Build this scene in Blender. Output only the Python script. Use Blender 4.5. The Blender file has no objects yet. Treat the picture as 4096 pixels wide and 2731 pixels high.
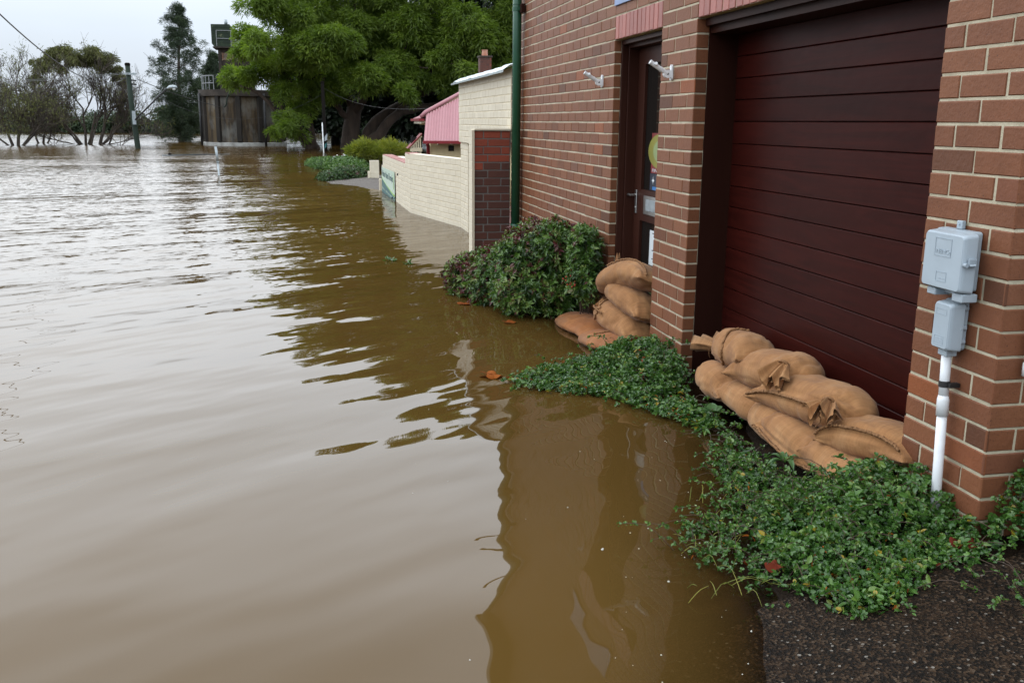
import bpy, math, random
import numpy as np
from mathutils import Vector, Matrix, noise as mnoise

# ------------------------------------------------------------------ camera, sky, sun, exposure
S = bpy.context.scene
COL = S.collection
R = math.radians

def look_camera():
    # X runs along the brick facade away from the viewer, Y (positive to the right, towards the facade) is -y in Blender
    pitch, yaw, roll, height = 0.22699, 0.20502, 0.00894, 1.5805
    cy, sy, cp, sp = math.cos(yaw), math.sin(yaw), math.cos(pitch), math.sin(pitch)
    fw = Vector((cy*cp, -sy*cp, -sp)); rt = Vector((-sy, -cy, 0)); up = Vector((cy*sp, -sy*sp, cp))
    cr, sr = math.cos(roll), math.sin(roll)
    r2 = rt*cr + up*sr; u2 = up*cr - rt*sr
    cd = bpy.data.cameras.new('camera'); co = bpy.data.objects.new('camera', cd); COL.objects.link(co)
    m = Matrix((r2, u2, -fw)).transposed().to_4x4(); m.translation = Vector((0, 0, height))
    co.matrix_world = m
    cd.sensor_width = 36; cd.lens = 36*3786.365/4096; cd.clip_start = 0.05; cd.clip_end = 8000
    S.camera = co
look_camera()

SUN_EL, SUN_AZ = R(42), R(30)          # overcast: a broad, weak sun behind the cloud, ahead over the river
w = bpy.data.worlds.new("World"); S.world = w; w.use_nodes = True
wn = w.node_tree.nodes; wl = w.node_tree.links
bg = wn['Background']; bg.inputs['Strength'].default_value = 0.1
sky = wn.new('ShaderNodeTexSky'); sky.sky_type = 'NISHITA'; sky.sun_disc = False
sky.sun_elevation = SUN_EL; sky.sun_rotation = R(90) - SUN_AZ; sky.air_density = 1.0; sky.dust_density = 3.0
tc = wn.new('ShaderNodeTexCoord'); sx = wn.new('ShaderNodeSeparateXYZ'); wl.new(tc.outputs['Generated'], sx.inputs[0])
rp = wn.new('ShaderNodeValToRGB'); wl.new(sx.outputs['Z'], rp.inputs[0])   # cloud deck: darker at the horizon, brighter overhead
SKY = [(0, (.222, .248, .282)), (.09, (.240, .272, .310)), (.125, (.27, .298, .33)), (.16, (.53, .585, .645)), (.225, (.72, .785, .855)), (.375, (.85, .925, 1.0)), (.55, (.82, .885, .95)), (1, (.77, .82, .87))]
rp.color_ramp.elements[1].position = .09
for k_, (p_, c_) in enumerate(SKY):
    if k_ < 2: e = rp.color_ramp.elements[k_]; e.position = p_
    else: e = rp.color_ramp.elements.new(p_)
    e.color = (*c_, 1)
dt = wn.new('ShaderNodeVectorMath'); dt.operation = 'DOT_PRODUCT'; wl.new(tc.outputs['Generated'], dt.inputs[0]); dt.inputs[1].default_value = (math.cos(R(20)), math.sin(R(20)), 0)
fb = wn.new('ShaderNodeMapRange'); fb.inputs[1].default_value = -1; fb.inputs[2].default_value = .95; fb.inputs[3].default_value = .74; fb.inputs[4].default_value = 1.0; wl.new(dt.outputs['Value'], fb.inputs[0])   # cloud is thinner ahead, towards the sun
cn = wn.new('ShaderNodeTexNoise'); cn.inputs['Scale'].default_value = 2.2; cn.inputs['Detail'].default_value = 5
mp = wn.new('ShaderNodeMapping'); mp.inputs['Scale'].default_value = (1, 1, 2.6); wl.new(tc.outputs['Generated'], mp.inputs[0]); wl.new(mp.outputs[0], cn.inputs['Vector'])
cr_ = wn.new('ShaderNodeMapRange'); cr_.inputs[1].default_value = .3; cr_.inputs[2].default_value = .7; cr_.inputs[3].default_value = 30.5; cr_.inputs[4].default_value = 35.0
wl.new(cn.outputs['Fac'], cr_.inputs[0])
mf = wn.new('ShaderNodeMath'); mf.operation = 'MULTIPLY'; wl.new(cr_.outputs[0], mf.inputs[0]); wl.new(fb.outputs[0], mf.inputs[1])
vm = wn.new('ShaderNodeVectorMath'); vm.operation = 'SCALE'; wl.new(rp.outputs[0], vm.inputs[0]); wl.new(mf.outputs[0], vm.inputs['Scale'])
mx = wn.new('ShaderNodeMixRGB'); mx.inputs[0].default_value = .92; wl.new(sky.outputs[0], mx.inputs[1]); wl.new(vm.outputs[0], mx.inputs[2])
wl.new(mx.outputs[0], bg.inputs['Color'])

sd = bpy.data.lights.new('sun', 'SUN'); sd.energy = 0.5; sd.angle = R(84); sd.color = (1, .97, .93)
so = bpy.data.objects.new('sun', sd); COL.objects.link(so)
sdir = Vector((math.cos(SUN_EL)*math.cos(SUN_AZ), math.cos(SUN_EL)*math.sin(SUN_AZ), math.sin(SUN_EL)))
so.rotation_euler = (-sdir).to_track_quat('-Z', 'Y').to_euler(); so.location = (0, 0, 30)
vs = S.view_settings; vs.view_transform = 'Standard'; vs.look = 'None'; vs.exposure = 0.0; vs.gamma = 1
S.cycles.use_denoising = True
S.cycles.max_bounces = 8; S.cycles.transparent_max_bounces = 16; S.cycles.diffuse_bounces = 3
S.cycles.caustics_reflective = False; S.cycles.caustics_refractive = False

# ------------------------------------------------------------------ node helpers
def newmat(name):
    m = bpy.data.materials.new(name); m.use_nodes = True
    return m, m.node_tree.nodes, m.node_tree.links, m.node_tree.nodes['Principled BSDF']

def ramp(n, l, src, stops):
    r = n.new('ShaderNodeValToRGB'); el = r.color_ramp.elements
    while len(el) > 1: el.remove(el[-1])
    el[0].position = stops[0][0]; el[0].color = (*stops[0][1], 1)
    for p, c in stops[1:]:
        q = el.new(p); q.color = (*c, 1)
    if src is not None: l.new(src, r.inputs[0])
    return r.outputs[0]

def noise_tex(n, l, scale, detail=4, rough=.55, vec=None, mapscale=None, coord='Object', dist=0):
    t = n.new('ShaderNodeTexNoise'); t.inputs['Scale'].default_value = scale; t.inputs['Detail'].default_value = detail
    t.inputs['Roughness'].default_value = rough; t.inputs['Distortion'].default_value = dist
    if vec is None:
        c = n.new('ShaderNodeTexCoord'); vec = c.outputs[coord]
    if mapscale:
        mpn = n.new('ShaderNodeMapping'); mpn.inputs['Scale'].default_value = mapscale; l.new(vec, mpn.inputs[0]); vec = mpn.outputs[0]
    l.new(vec, t.inputs['Vector'])
    return t.outputs['Fac']

def mixc(n, l, fac, a, b, mode='MIX'):
    x = n.new('ShaderNodeMixRGB'); x.blend_type = mode
    for i, v in ((0, fac), (1, a), (2, b)):
        if isinstance(v, (int, float)): x.inputs[i].default_value = v
        elif isinstance(v, tuple): x.inputs[i].default_value = (*v, 1)
        else: l.new(v, x.inputs[i])
    return x.outputs[0]

def bump(n, l, b, h, strength=.5, dist=.01, normal=None):
    bn = n.new('ShaderNodeBump'); bn.inputs['Strength'].default_value = strength; bn.inputs['Distance'].default_value = dist
    l.new(h, bn.inputs['Height'])
    if normal is not None: l.new(normal, bn.inputs['Normal'])
    if b is not None: l.new(bn.outputs[0], b.inputs['Normal'])
    return bn.outputs[0]

def attr(n, name):
    a = n.new('ShaderNodeAttribute'); a.attribute_name = name
    return a

def mat_noise(name, stops, scale, rough=.6, bscale=None, bstr=.4, bdist=.004, metallic=0, mapscale=None, detail=5, spec=.5):
    m, n, l, b = newmat(name)
    f = noise_tex(n, l, scale, detail, mapscale=mapscale)
    l.new(ramp(n, l, f, stops), b.inputs['Base Color'])
    b.inputs['Roughness'].default_value = rough; b.inputs['Metallic'].default_value = metallic
    b.inputs['Specular IOR Level'].default_value = spec
    if bscale: bump(n, l, b, noise_tex(n, l, bscale, 3), bstr, bdist)
    return m

def mat_leaf(name, stops, rough=.4, trans=.25, tcol=None, spec=.5):
    m, n, l, b = newmat(name)
    a = attr(n, 'tint'); col = ramp(n, l, a.outputs['Fac'], stops)
    l.new(col, b.inputs['Base Color']); b.inputs['Roughness'].default_value = rough; b.inputs['Specular IOR Level'].default_value = spec
    t = n.new('ShaderNodeBsdfTranslucent'); l.new(mixc(n, l, 1.0, col, tcol or (1.0, 1.15, .5), 'MULTIPLY'), t.inputs[0])
    ms = n.new('ShaderNodeMixShader'); ms.inputs[0].default_value = trans
    l.new(b.outputs[0], ms.inputs[1]); l.new(t.outputs[0], ms.inputs[2]); l.new(ms.outputs[0], n['Material Output'].inputs[0])
    return m

def mat_tint(name, stops, rough=.5, nscale=30, namp=.35, bscale=60, bstr=.5, bdist=.003, spec=.5, speck=None):
    m, n, l, b = newmat(name)
    col = ramp(n, l, attr(n, 'tint').outputs['Fac'], stops)
    f = noise_tex(n, l, nscale, 5)
    col = mixc(n, l, namp, col, mixc(n, l, f, (.35, .33, .33), (1.5, 1.5, 1.5)), 'MULTIPLY')
    if speck:
        v = noise_tex(n, l, 170, 2); s2 = ramp(n, l, v, [(.0, (1, 1, 1)), (.30, (1, 1, 1)), (.36, (0, 0, 0)), (1, (0, 0, 0))])
        col = mixc(n, l, s2, col, speck)
    l.new(col, b.inputs['Base Color']); b.inputs['Roughness'].default_value = rough; b.inputs['Specular IOR Level'].default_value = spec
    bump(n, l, b, noise_tex(n, l, bscale, 4), bstr, bdist)
    return m

M = {}
BRICKS = [(0, (.105, .042, .022)), (.18, (.158, .060, .029)), (.5, (.182, .069, .033)), (.8, (.206, .080, .037)), (.92, (.142, .062, .039)), (1, (.240, .076, .029))]
M['brick'] = mat_tint('brick_faces', BRICKS, .55, 14, .32, 55, .6, .004, .22, speck=(.07, .03, .02))
M['mortar'] = mat_noise('mortar', [(.25, (.27, .23, .16)), (.45, (.43, .38, .27)), (.7, (.56, .50, .37))], 7, .8, 90, .7, .004, detail=8)
M['soldier'] = mat_tint('soldier_brick', [(0, (.25, .075, .058)), (1, (.36, .115, .09))], .5, 20, .3, 60, .5, .003)
M['timber'] = mat_noise('stained_timber', [(.25, (.016, .0058, .0042)), (.75, (.030, .010, .0068))], 3, .45, 40, .12, .002, mapscale=(1, 1, .15), spec=.06)
M['door_timber'] = mat_noise('door_timber', [(.25, (.030, .0105, .0072)), (.75, (.050, .0175, .0115))], 3, .42, 40, .12, .002, mapscale=(1, 1, .15), spec=.12)
m, n, l, b = newmat('door_glass'); b.inputs['Base Color'].default_value = (.012, .011, .010, 1); b.inputs['Roughness'].default_value = .03; M['glass_dark'] = m
# garage boards: varnished boards with long grain
m, n, l, b = newmat('garage_boards')
a = attr(n, 'tint')
g1 = noise_tex(n, l, 2.2, 6, .6, mapscale=(.7, 1, 9), dist=1.2)
c1 = ramp(n, l, g1, [(.3, (.021, .0040, .0030)), (.52, (.030, .0052, .0038)), (.72, (.039, .0068, .0048))])
c1 = mixc(n, l, .35, c1, mixc(n, l, a.outputs['Fac'], (.6, .6, .62), (1.35, 1.2, 1.15)), 'MULTIPLY')
l.new(c1, b.inputs['Base Color'])
rr = n.new('ShaderNodeMapRange'); rr.inputs[3].default_value = .26; rr.inputs[4].default_value = .5; l.new(noise_tex(n, l, 1.7, 4), rr.inputs[0]); l.new(rr.outputs[0], b.inputs['Roughness']); b.inputs['Specular IOR Level'].default_value = .06
wv = n.new('ShaderNodeTexWave'); wv.inputs['Scale'].default_value = 7; wv.inputs['Distortion'].default_value = 9; wv.inputs['Detail'].default_value = 3; wv.inputs['Detail Scale'].default_value = .7
tcx = n.new('ShaderNodeTexCoord'); mpx = n.new('ShaderNodeMapping'); mpx.inputs['Scale'].default_value = (.35, 1, 2.2); l.new(tcx.outputs['Object'], mpx.inputs[0]); l.new(mpx.outputs[0], wv.inputs['Vector'])
bump(n, l, b, wv.outputs['Fac'], .12, .002)
M['boards'] = m
def plain(name, col, rough=.5, metallic=0, spec=.5, var=.12, scale=8):
    lo = tuple(max(0, c*(1-var)) for c in col); hi = tuple(min(1, c*(1+var)) for c in col)
    return mat_noise(name, [(.3, lo), (.7, hi)], scale, rough, 60, .08, .001, metallic, spec=spec)
M['green_pipe'] = plain('green_paint', (.012, .075, .038), .35)
M['white_plastic'] = plain('white_plastic', (.74, .76, .78), .35)
M['white_paint'] = plain('white_paint', (.72, .74, .73), .5, var=.2, scale=5)
M['grey_plastic'] = plain('grey_plastic', (.36, .42, .47), .38, var=.06, scale=10)
M['grey_raised'] = plain('grey_plastic_raised', (.32, .38, .43), .4)
M['black'] = plain('black_rubber', (.012, .012, .013), .5)
M['steel'] = plain('brushed_steel', (.48, .48, .47), .32, 1)
M['galv'] = plain('galvanised_steel', (.33, .37, .39), .45, .6, var=.25, scale=12)
M['blue_sign'] = plain('blue_enamel', (.16, .23, .42), .4)
M['red_gutter'] = plain('red_gutter', (.20, .012, .018), .35)
M['dark_hole'] = plain('dark_opening', (.008, .008, .008), .9)
M['cream'] = mat_tint('cream_paint', [(0, (.59, .52, .395)), (1, (.67, .60, .465))], .5, 3, .08, 40, .35, .003)
M['cream_joint'] = plain('cream_joint', (.56, .48, .34), .7)
M['cottage_cream'] = plain('cottage_cream', (.60, .48, .27), .6)
M['trim_cream'] = plain('trim_cream', (.66, .60, .46), .5)
M['coping'] = mat_noise('coping_brick', [(.35, (.26, .09, .075)), (.6, (.36, .17, .15)), (.75, (.50, .45, .38))], 14, .7)
M['pink_roof'] = plain('pink_roof', (.345, .140, .158), .36, var=.06)
M['flash'] = plain('metal_flashing', (.50, .56, .57), .33, .8)
M['terracotta'] = mat_noise('terracotta', [(.35, (.42, .13, .07)), (.7, (.45, .28, .2))], 14, .7)
M['pier_old'] = mat_tint('old_brick', [(0, (.052, .017, .011)), (.45, (.09, .027, .016)), (.55, (.17, .032, .014)), (1, (.25, .045, .019))], .55, 12, .35, 50, .5, .004)
M['pier_joint'] = plain('pier_joint', (.13, .12, .11), .8)
M['green_timber'] = mat_noise('green_pole', [(.3, (.005, .014, .008)), (.7, (.010, .026, .013))], 5, .75, 30, .4, .01, mapscale=(1, 1, .12))
M['dark_timber'] = plain('dark_timber', (.007, .0055, .0045), .85, spec=.1)
M['wire'] = plain('wire_cover', (.03, .03, .033), .6)
M['wire_light'] = plain('wire_bare', (.25, .26, .27), .6)
# stained concrete tank
m, n, l, b = newmat('stained_concrete')
f = noise_tex(n, l, 1.5, 7, .7, mapscale=(1.5, 1.5, .16)); f3 = noise_tex(n, l, .55, 4, .6, mapscale=(1.4, 1.4, .8))
c = ramp(n, l, f, [(.28, (.007, .006, .005)), (.40, (.026, .018, .011)), (.52, (.075, .050, .025)), (.72, (.135, .098, .052))])
c = mixc(n, l, ramp(n, l, f3, [(.50, (0, 0, 0)), (.62, (.8, .8, .8))]), c, mixc(n, l, f, (.03, .03, .028), (.26, .25, .225)))
l.new(c, b.inputs['Base Color']); b.inputs['Roughness'].default_value = .85; bump(n, l, b, noise_tex(n, l, 9, 4), .4, .02); M['tank'] = m
M['plinth_paint'] = mat_noise('plinth_paint', [(.3, (.25, .24, .22)), (.6, (.48, .48, .46))], 3, .7)
M['tank_rib'] = mat_noise('tank_rib', [(.3, (.010, .009, .008)), (.7, (.040, .030, .022))], 1.6, .85, mapscale=(1, 1, .3))
M['tank_rim'] = mat_noise('tank_rim', [(.3, (.025, .019, .015)), (.7, (.055, .042, .033))], 2, .85)
M['cabin'] = mat_noise('mossy_cladding', [(.35, (.012, .022, .014)), (.62, (.025, .042, .022)), (.74, (.16, .17, .10))], 4.5, .8)
M['rust'] = mat_noise('rusty_louvre', [(.4, (.36, .30, .24)), (.65, (.30, .12, .06))], 6, .7)

# burlap
def mat_burlap(name, k=1.0, wet=False):
    m, n, l, b = newmat(name)
    f = attr(n, 'fab').outputs['Vector']
    big = noise_tex(n, l, 5.5, 5, .6)
    c = ramp(n, l, big, [(.28, (.225*k, .103*k, .041*k)), (.5, (.305*k, .150*k, .062*k)), (.75, (.38*k, .21*k, .098*k))])
    smudge = ramp(n, l, noise_tex(n, l, 3.4, 3, .5, dist=.4), [(.0, (0, 0, 0)), (.54, (0, 0, 0)), (.68, (.62, .62, .62))])
    c = mixc(n, l, smudge, c, (.15, .105, .080))
    thr = noise_tex(n, l, 95, 4, .7, vec=f, mapscale=(1.0, .05, 1)); th2 = noise_tex(n, l, 95, 4, .7, vec=f, mapscale=(.05, 1.0, 1))
    c = mixc(n, l, .8, c, mixc(n, l, thr, (.50, .48, .45), (1.5, 1.5, 1.5)), 'MULTIPLY')
    c = mixc(n, l, .45, c, mixc(n, l, th2, (.5, .5, .46), (1.5, 1.5, 1.5)), 'MULTIPLY')
    fl = ramp(n, l, noise_tex(n, l, 210, 2), [(0, (0, 0, 0)), (.70, (0, 0, 0)), (.76, (.55, .55, .55))])
    c = mixc(n, l, fl, c, (.46, .31, .18))
    if wet: c = mixc(n, l, 1.0, c, (1.0, .74, .50), 'MULTIPLY')
    l.new(c, b.inputs['Base Color']); b.inputs['Roughness'].default_value = .6 if wet else .9; b.inputs['Specular IOR Level'].default_value = .2
    b.inputs['Sheen Weight'].default_value = .08
    ad = n.new('ShaderNodeMath'); ad.operation = 'ADD'; l.new(thr, ad.inputs[0]); l.new(th2, ad.inputs[1])
    nb = bump(n, l, None, ad.outputs[0], .35, .003)
    bump(n, l, b, noise_tex(n, l, 16, 4, .55), .35, .008, nb)
    return m
M['burlap'] = mat_burlap('burlap_cloth'); M['burlap_wet'] = mat_burlap('wet_burlap_cloth', .85, wet=True); M['burlap_dark'] = mat_burlap('old_burlap_cloth', .5)
M['cord'] = mat_noise('jute_cord', [(.3, (.15, .07, .026)), (.7, (.29, .145, .06))], 120, .9, 200, .6, .003)

# water: muddy body, clear only over the shallows, rippled surface
m, n, l, b = newmat('flood_water')
n.remove(b)
tcw = n.new('ShaderNodeTexCoord'); pos = tcw.outputs['Object']
sxy = n.new('ShaderNodeSeparateXYZ'); l.new(pos, sxy.inputs[0])
def math_(op, a_, b_=None, clamp=False):
    q = n.new('ShaderNodeMath'); q.operation = op; q.use_clamp = clamp
    for i, v in enumerate((a_, b_)):
        if v is None: continue
        if isinstance(v, (int, float)): q.inputs[i].default_value = v
        else: l.new(v, q.inputs[i])
    return q.outputs[0]
def smooth(v, a_, b_, lo=0., hi=1.):
    q = n.new('ShaderNodeMapRange'); q.interpolation_type = 'SMOOTHSTEP'
    q.inputs[1].default_value = a_; q.inputs[2].default_value = b_; q.inputs[3].default_value = lo; q.inputs[4].default_value = hi
    l.new(v, q.inputs[0]); return q.outputs[0]
def wnoise(scale, rotz, stretch, detail=2, rough=.5, dist=0):
    mpn = n.new('ShaderNodeMapping'); mpn.vector_type = 'TEXTURE'; mpn.inputs['Rotation'].default_value = (0, 0, rotz); mpn.inputs['Scale'].default_value = (1, 1/stretch, 1); l.new(pos, mpn.inputs[0])
    return noise_tex(n, l, scale, detail, rough, vec=mpn.outputs[0], dist=dist)
street = smooth(sxy.outputs['Y'], -1.9, -.5)             # calmer in the lee of the walls
patch = smooth(wnoise(.30, .2, .6, 2), .34, .66)
far = smooth(sxy.outputs['X'], 5.5, 17.0)
damp = math_('DIVIDE', 1.0, math_('ADD', 1.0, math_('POWER', math_('MULTIPLY', sxy.outputs['X'], 1/48.), 1.3)))
open_ = math_('ADD', 1.0, math_('MULTIPLY', math_('MULTIPLY', smooth(sxy.outputs['Y'], 0., 7.), smooth(sxy.outputs['X'], 14., 30.)), 1.3))
amp = math_('MULTIPLY', math_('MULTIPLY', math_('MULTIPLY', far, math_('MULTIPLY', damp, open_)), math_('ADD', .45, math_('MULTIPLY', street, .55))), math_('ADD', .45, math_('MULTIPLY', patch, .75)))
def slopes(scale, rotz, stretch, ax, ay, detail=2, rough=.5):
    mpn = n.new('ShaderNodeMapping'); mpn.vector_type = 'TEXTURE'; mpn.inputs['Rotation'].default_value = (0, 0, rotz); mpn.inputs['Scale'].default_value = (1, 1/stretch, 1); l.new(pos, mpn.inputs[0])
    t = n.new('ShaderNodeTexNoise'); t.inputs['Scale'].default_value = scale; t.inputs['Detail'].default_value = detail; t.inputs['Roughness'].default_value = rough; t.inputs['Distortion'].default_value = .3; l.new(mpn.outputs[0], t.inputs['Vector'])
    sc = n.new('ShaderNodeSeparateColor'); l.new(t.outputs['Color'], sc.inputs[0])
    a_ = math_('MULTIPLY', math_('SUBTRACT', sc.outputs[0], .5), ax); b_ = math_('MULTIPLY', math_('SUBTRACT', sc.outputs[1], .5), ay); c_, s_ = math.cos(rotz), math.sin(rotz)
    cm = n.new('ShaderNodeCombineXYZ'); l.new(math_('SUBTRACT', math_('MULTIPLY', a_, c_), math_('MULTIPLY', b_, s_)), cm.inputs[0]); l.new(math_('ADD', math_('MULTIPLY', a_, s_), math_('MULTIPLY', b_, c_)), cm.inputs[1])
    return cm.outputs[0]
sl = n.new('ShaderNodeVectorMath'); sl.operation = 'ADD'; l.new(slopes(9.0, R(38), .36, .42, .18), sl.inputs[0]); l.new(slopes(22., R(24), .5, .28, .17), sl.inputs[1])
sl2 = n.new('ShaderNodeVectorMath'); sl2.operation = 'SCALE'; l.new(sl.outputs[0], sl2.inputs[0]); l.new(amp, sl2.inputs['Scale'])
swell = wnoise(1.15, R(27), .26, 1.6, .45)                # slow swell near the viewer
swell2 = wnoise(2.6, R(34), .45, 1, .4)
chop = wnoise(5.5, R(40), .4, 1, .4)
near = math_('ADD', .35, math_('MULTIPLY', smooth(sxy.outputs['Y'], -1.2, -.1), .65))
h = math_('ADD', math_('ADD', math_('MULTIPLY', math_('MULTIPLY', swell, near), .040), math_('MULTIPLY', swell2, .0125)), math_('MULTIPLY', math_('MULTIPLY', chop, smooth(sxy.outputs['X'], 1.5, 6.)), .0048))
nb0 = bump(n, l, None, h, 1.0, 1.0)
cb = n.new('ShaderNodeCombineXYZ'); l.new(math_('MULTIPLY', amp, -.055), cb.inputs[0])     # wind waves are steeper on their near side
sl3 = n.new('ShaderNodeVectorMath'); sl3.operation = 'ADD'; l.new(sl2.outputs[0], sl3.inputs[0]); l.new(cb.outputs[0], sl3.inputs[1]); sl2 = sl3
ad_ = n.new('ShaderNodeVectorMath'); ad_.operation = 'ADD'; l.new(nb0, ad_.inputs[0]); l.new(sl2.outputs[0], ad_.inputs[1])
nz_ = n.new('ShaderNodeVectorMath'); nz_.operation = 'NORMALIZE'; l.new(ad_.outputs[0], nz_.inputs[0]); nb = nz_.outputs[0]
fr = n.new('ShaderNodeFresnel'); fr.inputs['IOR'].default_value = 1.333; l.new(nb, fr.inputs['Normal'])
gl = n.new('ShaderNodeBsdfGlossy'); gl.inputs['Roughness'].default_value = .015; l.new(nb, gl.inputs['Normal'])
df = n.new('ShaderNodeBsdfDiffuse')
murk = ramp(n, l, wnoise(.45, 0, 1, 3), [(.3, (.075, .0420, .0100)), (.7, (.085, .0485, .0130))]); l.new(murk, df.inputs['Color'])
tr = n.new('ShaderNodeBsdfTransparent'); tr.inputs['Color'].default_value = (.95, .84, .68, 1)
ms = n.new('ShaderNodeMixShader'); l.new(attr(n, 'murk').outputs['Fac'], ms.inputs[0]); l.new(tr.outputs[0], ms.inputs[1]); l.new(df.outputs[0], ms.inputs[2])
ms2 = n.new('ShaderNodeMixShader'); l.new(fr.outputs[0], ms2.inputs[0]); l.new(ms.outputs[0], ms2.inputs[1]); l.new(gl.outputs[0], ms2.inputs[2])
l.new(ms2.outputs[0], n['Material Output'].inputs[0]); M['water'] = m

# ground: dark wet soil, and aggregate asphalt
M['soil'] = mat_noise('wet_soil', [(.3, (.007, .005, .0035)), (.55, (.016, .010, .006)), (.75, (.036, .020, .010))], 9, .8, 60, .8, .02, spec=.08)
m, n, l, b = newmat('aggregate_asphalt')
f1 = noise_tex(n, l, 120, 3, .7); f2 = noise_tex(n, l, 4.5, 5, .6)
vo = n.new('ShaderNodeTexVoronoi'); vo.inputs['Scale'].default_value = 130; vc = n.new('ShaderNodeTexCoord'); l.new(vc.outputs['Object'], vo.inputs['Vector'])
sp = n.new('ShaderNodeSeparateColor'); l.new(vo.outputs['Color'], sp.inputs[0])
c = ramp(n, l, sp.outputs[0], [(0, (.0035, .0028, .0022)), (.45, (.009, .006, .004)), (.7, (.022, .013, .0075)), (.90, (.042, .025, .014)), (.985, (.06, .042, .028)), (.9965, (.17, .155, .135))])
c = mixc(n, l, .7, c, mixc(n, l, f1, (.35, .33, .3), (1.7, 1.7, 1.7)), 'MULTIPLY')
c = mixc(n, l, ramp(n, l, f2, [(.50, (0, 0, 0)), (.8, (.4, .4, .4))]), c, mixc(n, l, f1, (.010, .005, .003), (.055, .026, .011)))
l.new(c, b.inputs['Base Color']); b.inputs['Roughness'].default_value = .6; b.inputs['Specular IOR Level'].default_value = .10
bump(n, l, b, math_('ADD', vo.outputs['Distance'], f1), .8, .006); M['asphalt'] = m
M['gravel'] = mat_noise('gravel', [(.35, (.045, .036, .028)), (.7, (.13, .108, .092))], 30, .8, 40, 1, .03)
M['bark'] = mat_noise('bark', [(.3, (.022, .014, .010)), (.7, (.065, .042, .029))], 3, .9, 7, .8, .05, mapscale=(1, 1, .3))
M['bark_grey'] = mat_noise('grey_bark', [(.3, (.035, .029, .026)), (.7, (.11, .088, .068))], 2, .9, mapscale=(1, 1, .3))
M['twig'] = plain('twig', (.05, .028, .016), .8)
M['jac'] = mat_leaf('jacaranda_fronds', [(0, (.062, .102, .016)), (.35, (.130, .198, .026)), (.7, (.215, .290, .038)), (1, (.33, .37, .07))], .5, .5)
M['dark_leaf'] = mat_leaf('fig_leaves', [(0, (.008, .016, .006)), (.6, (.014, .028, .009)), (1, (.024, .042, .012))], .5, .15)
M['casu'] = mat_leaf('needles', [(0, (.018, .034, .016)), (.6, (.035, .060, .026)), (1, (.062, .090, .036))], .6, .15)
M['gum'] = mat_leaf('gum_leaves', [(0, (.060, .066, .024)), (.5, (.135, .142, .044)), (1, (.22, .215, .075))], .6, .2)
M['bank'] = mat_leaf('bank_leaves', [(0, (.022, .036, .020)), (.5, (.038, .064, .026)), (1, (.075, .105, .040))], .7, .15)
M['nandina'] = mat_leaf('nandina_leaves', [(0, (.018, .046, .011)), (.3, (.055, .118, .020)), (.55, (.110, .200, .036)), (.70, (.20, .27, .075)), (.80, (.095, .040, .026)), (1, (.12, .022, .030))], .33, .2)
M['cover'] = mat_leaf('ground_cover_leaves', [(0, (.018, .052, .011)), (.35, (.042, .108, .020)), (.7, (.082, .172, .032)), (.93, (.17, .26, .055)), (.985, (.14, .15, .02)), (1, (.30, .22, .02))], .26, .2)
M['weed'] = mat_leaf('weed_leaves', [(0, (.035, .10, .030)), (1, (.10, .19, .07))], .4, .25)
M['yellow_shrub'] = mat_leaf('yellow_shrub_leaves', [(0, (.07, .095, .014)), (.5, (.16, .185, .025)), (1, (.29, .27, .04))], .5, .4)
M['hedge'] = mat_leaf('hedge_leaves', [(0, (.026, .065, .012)), (.6, (.070, .145, .026)), (1, (.14, .22, .05))], .35, .2)
M['red_hedge'] = mat_leaf('red_hedge_leaves', [(0, (.016, .040, .012)), (.55, (.040, .085, .018)), (.7, (.060, .100, .022)), (.8, (.060, .012, .014)), (1, (.090, .014, .020))], .35, .2)
M['dead_leaf'] = mat_leaf('dead_leaf', [(0, (.13, .022, .014)), (.5, (.30, .085, .014)), (1, (.42, .17, .03))], .8, .2, (1, .8, .5), spec=.08)
M['foam'] = plain('foam', (.45, .43, .38), .4)
M['gull'] = plain('gull_white', (.78, .79, .80), .6)
M['gull_wing'] = plain('gull_grey', (.34, .37, .40), .6)
M['beak'] = plain('beak_red', (.35, .05, .03), .5)

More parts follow.
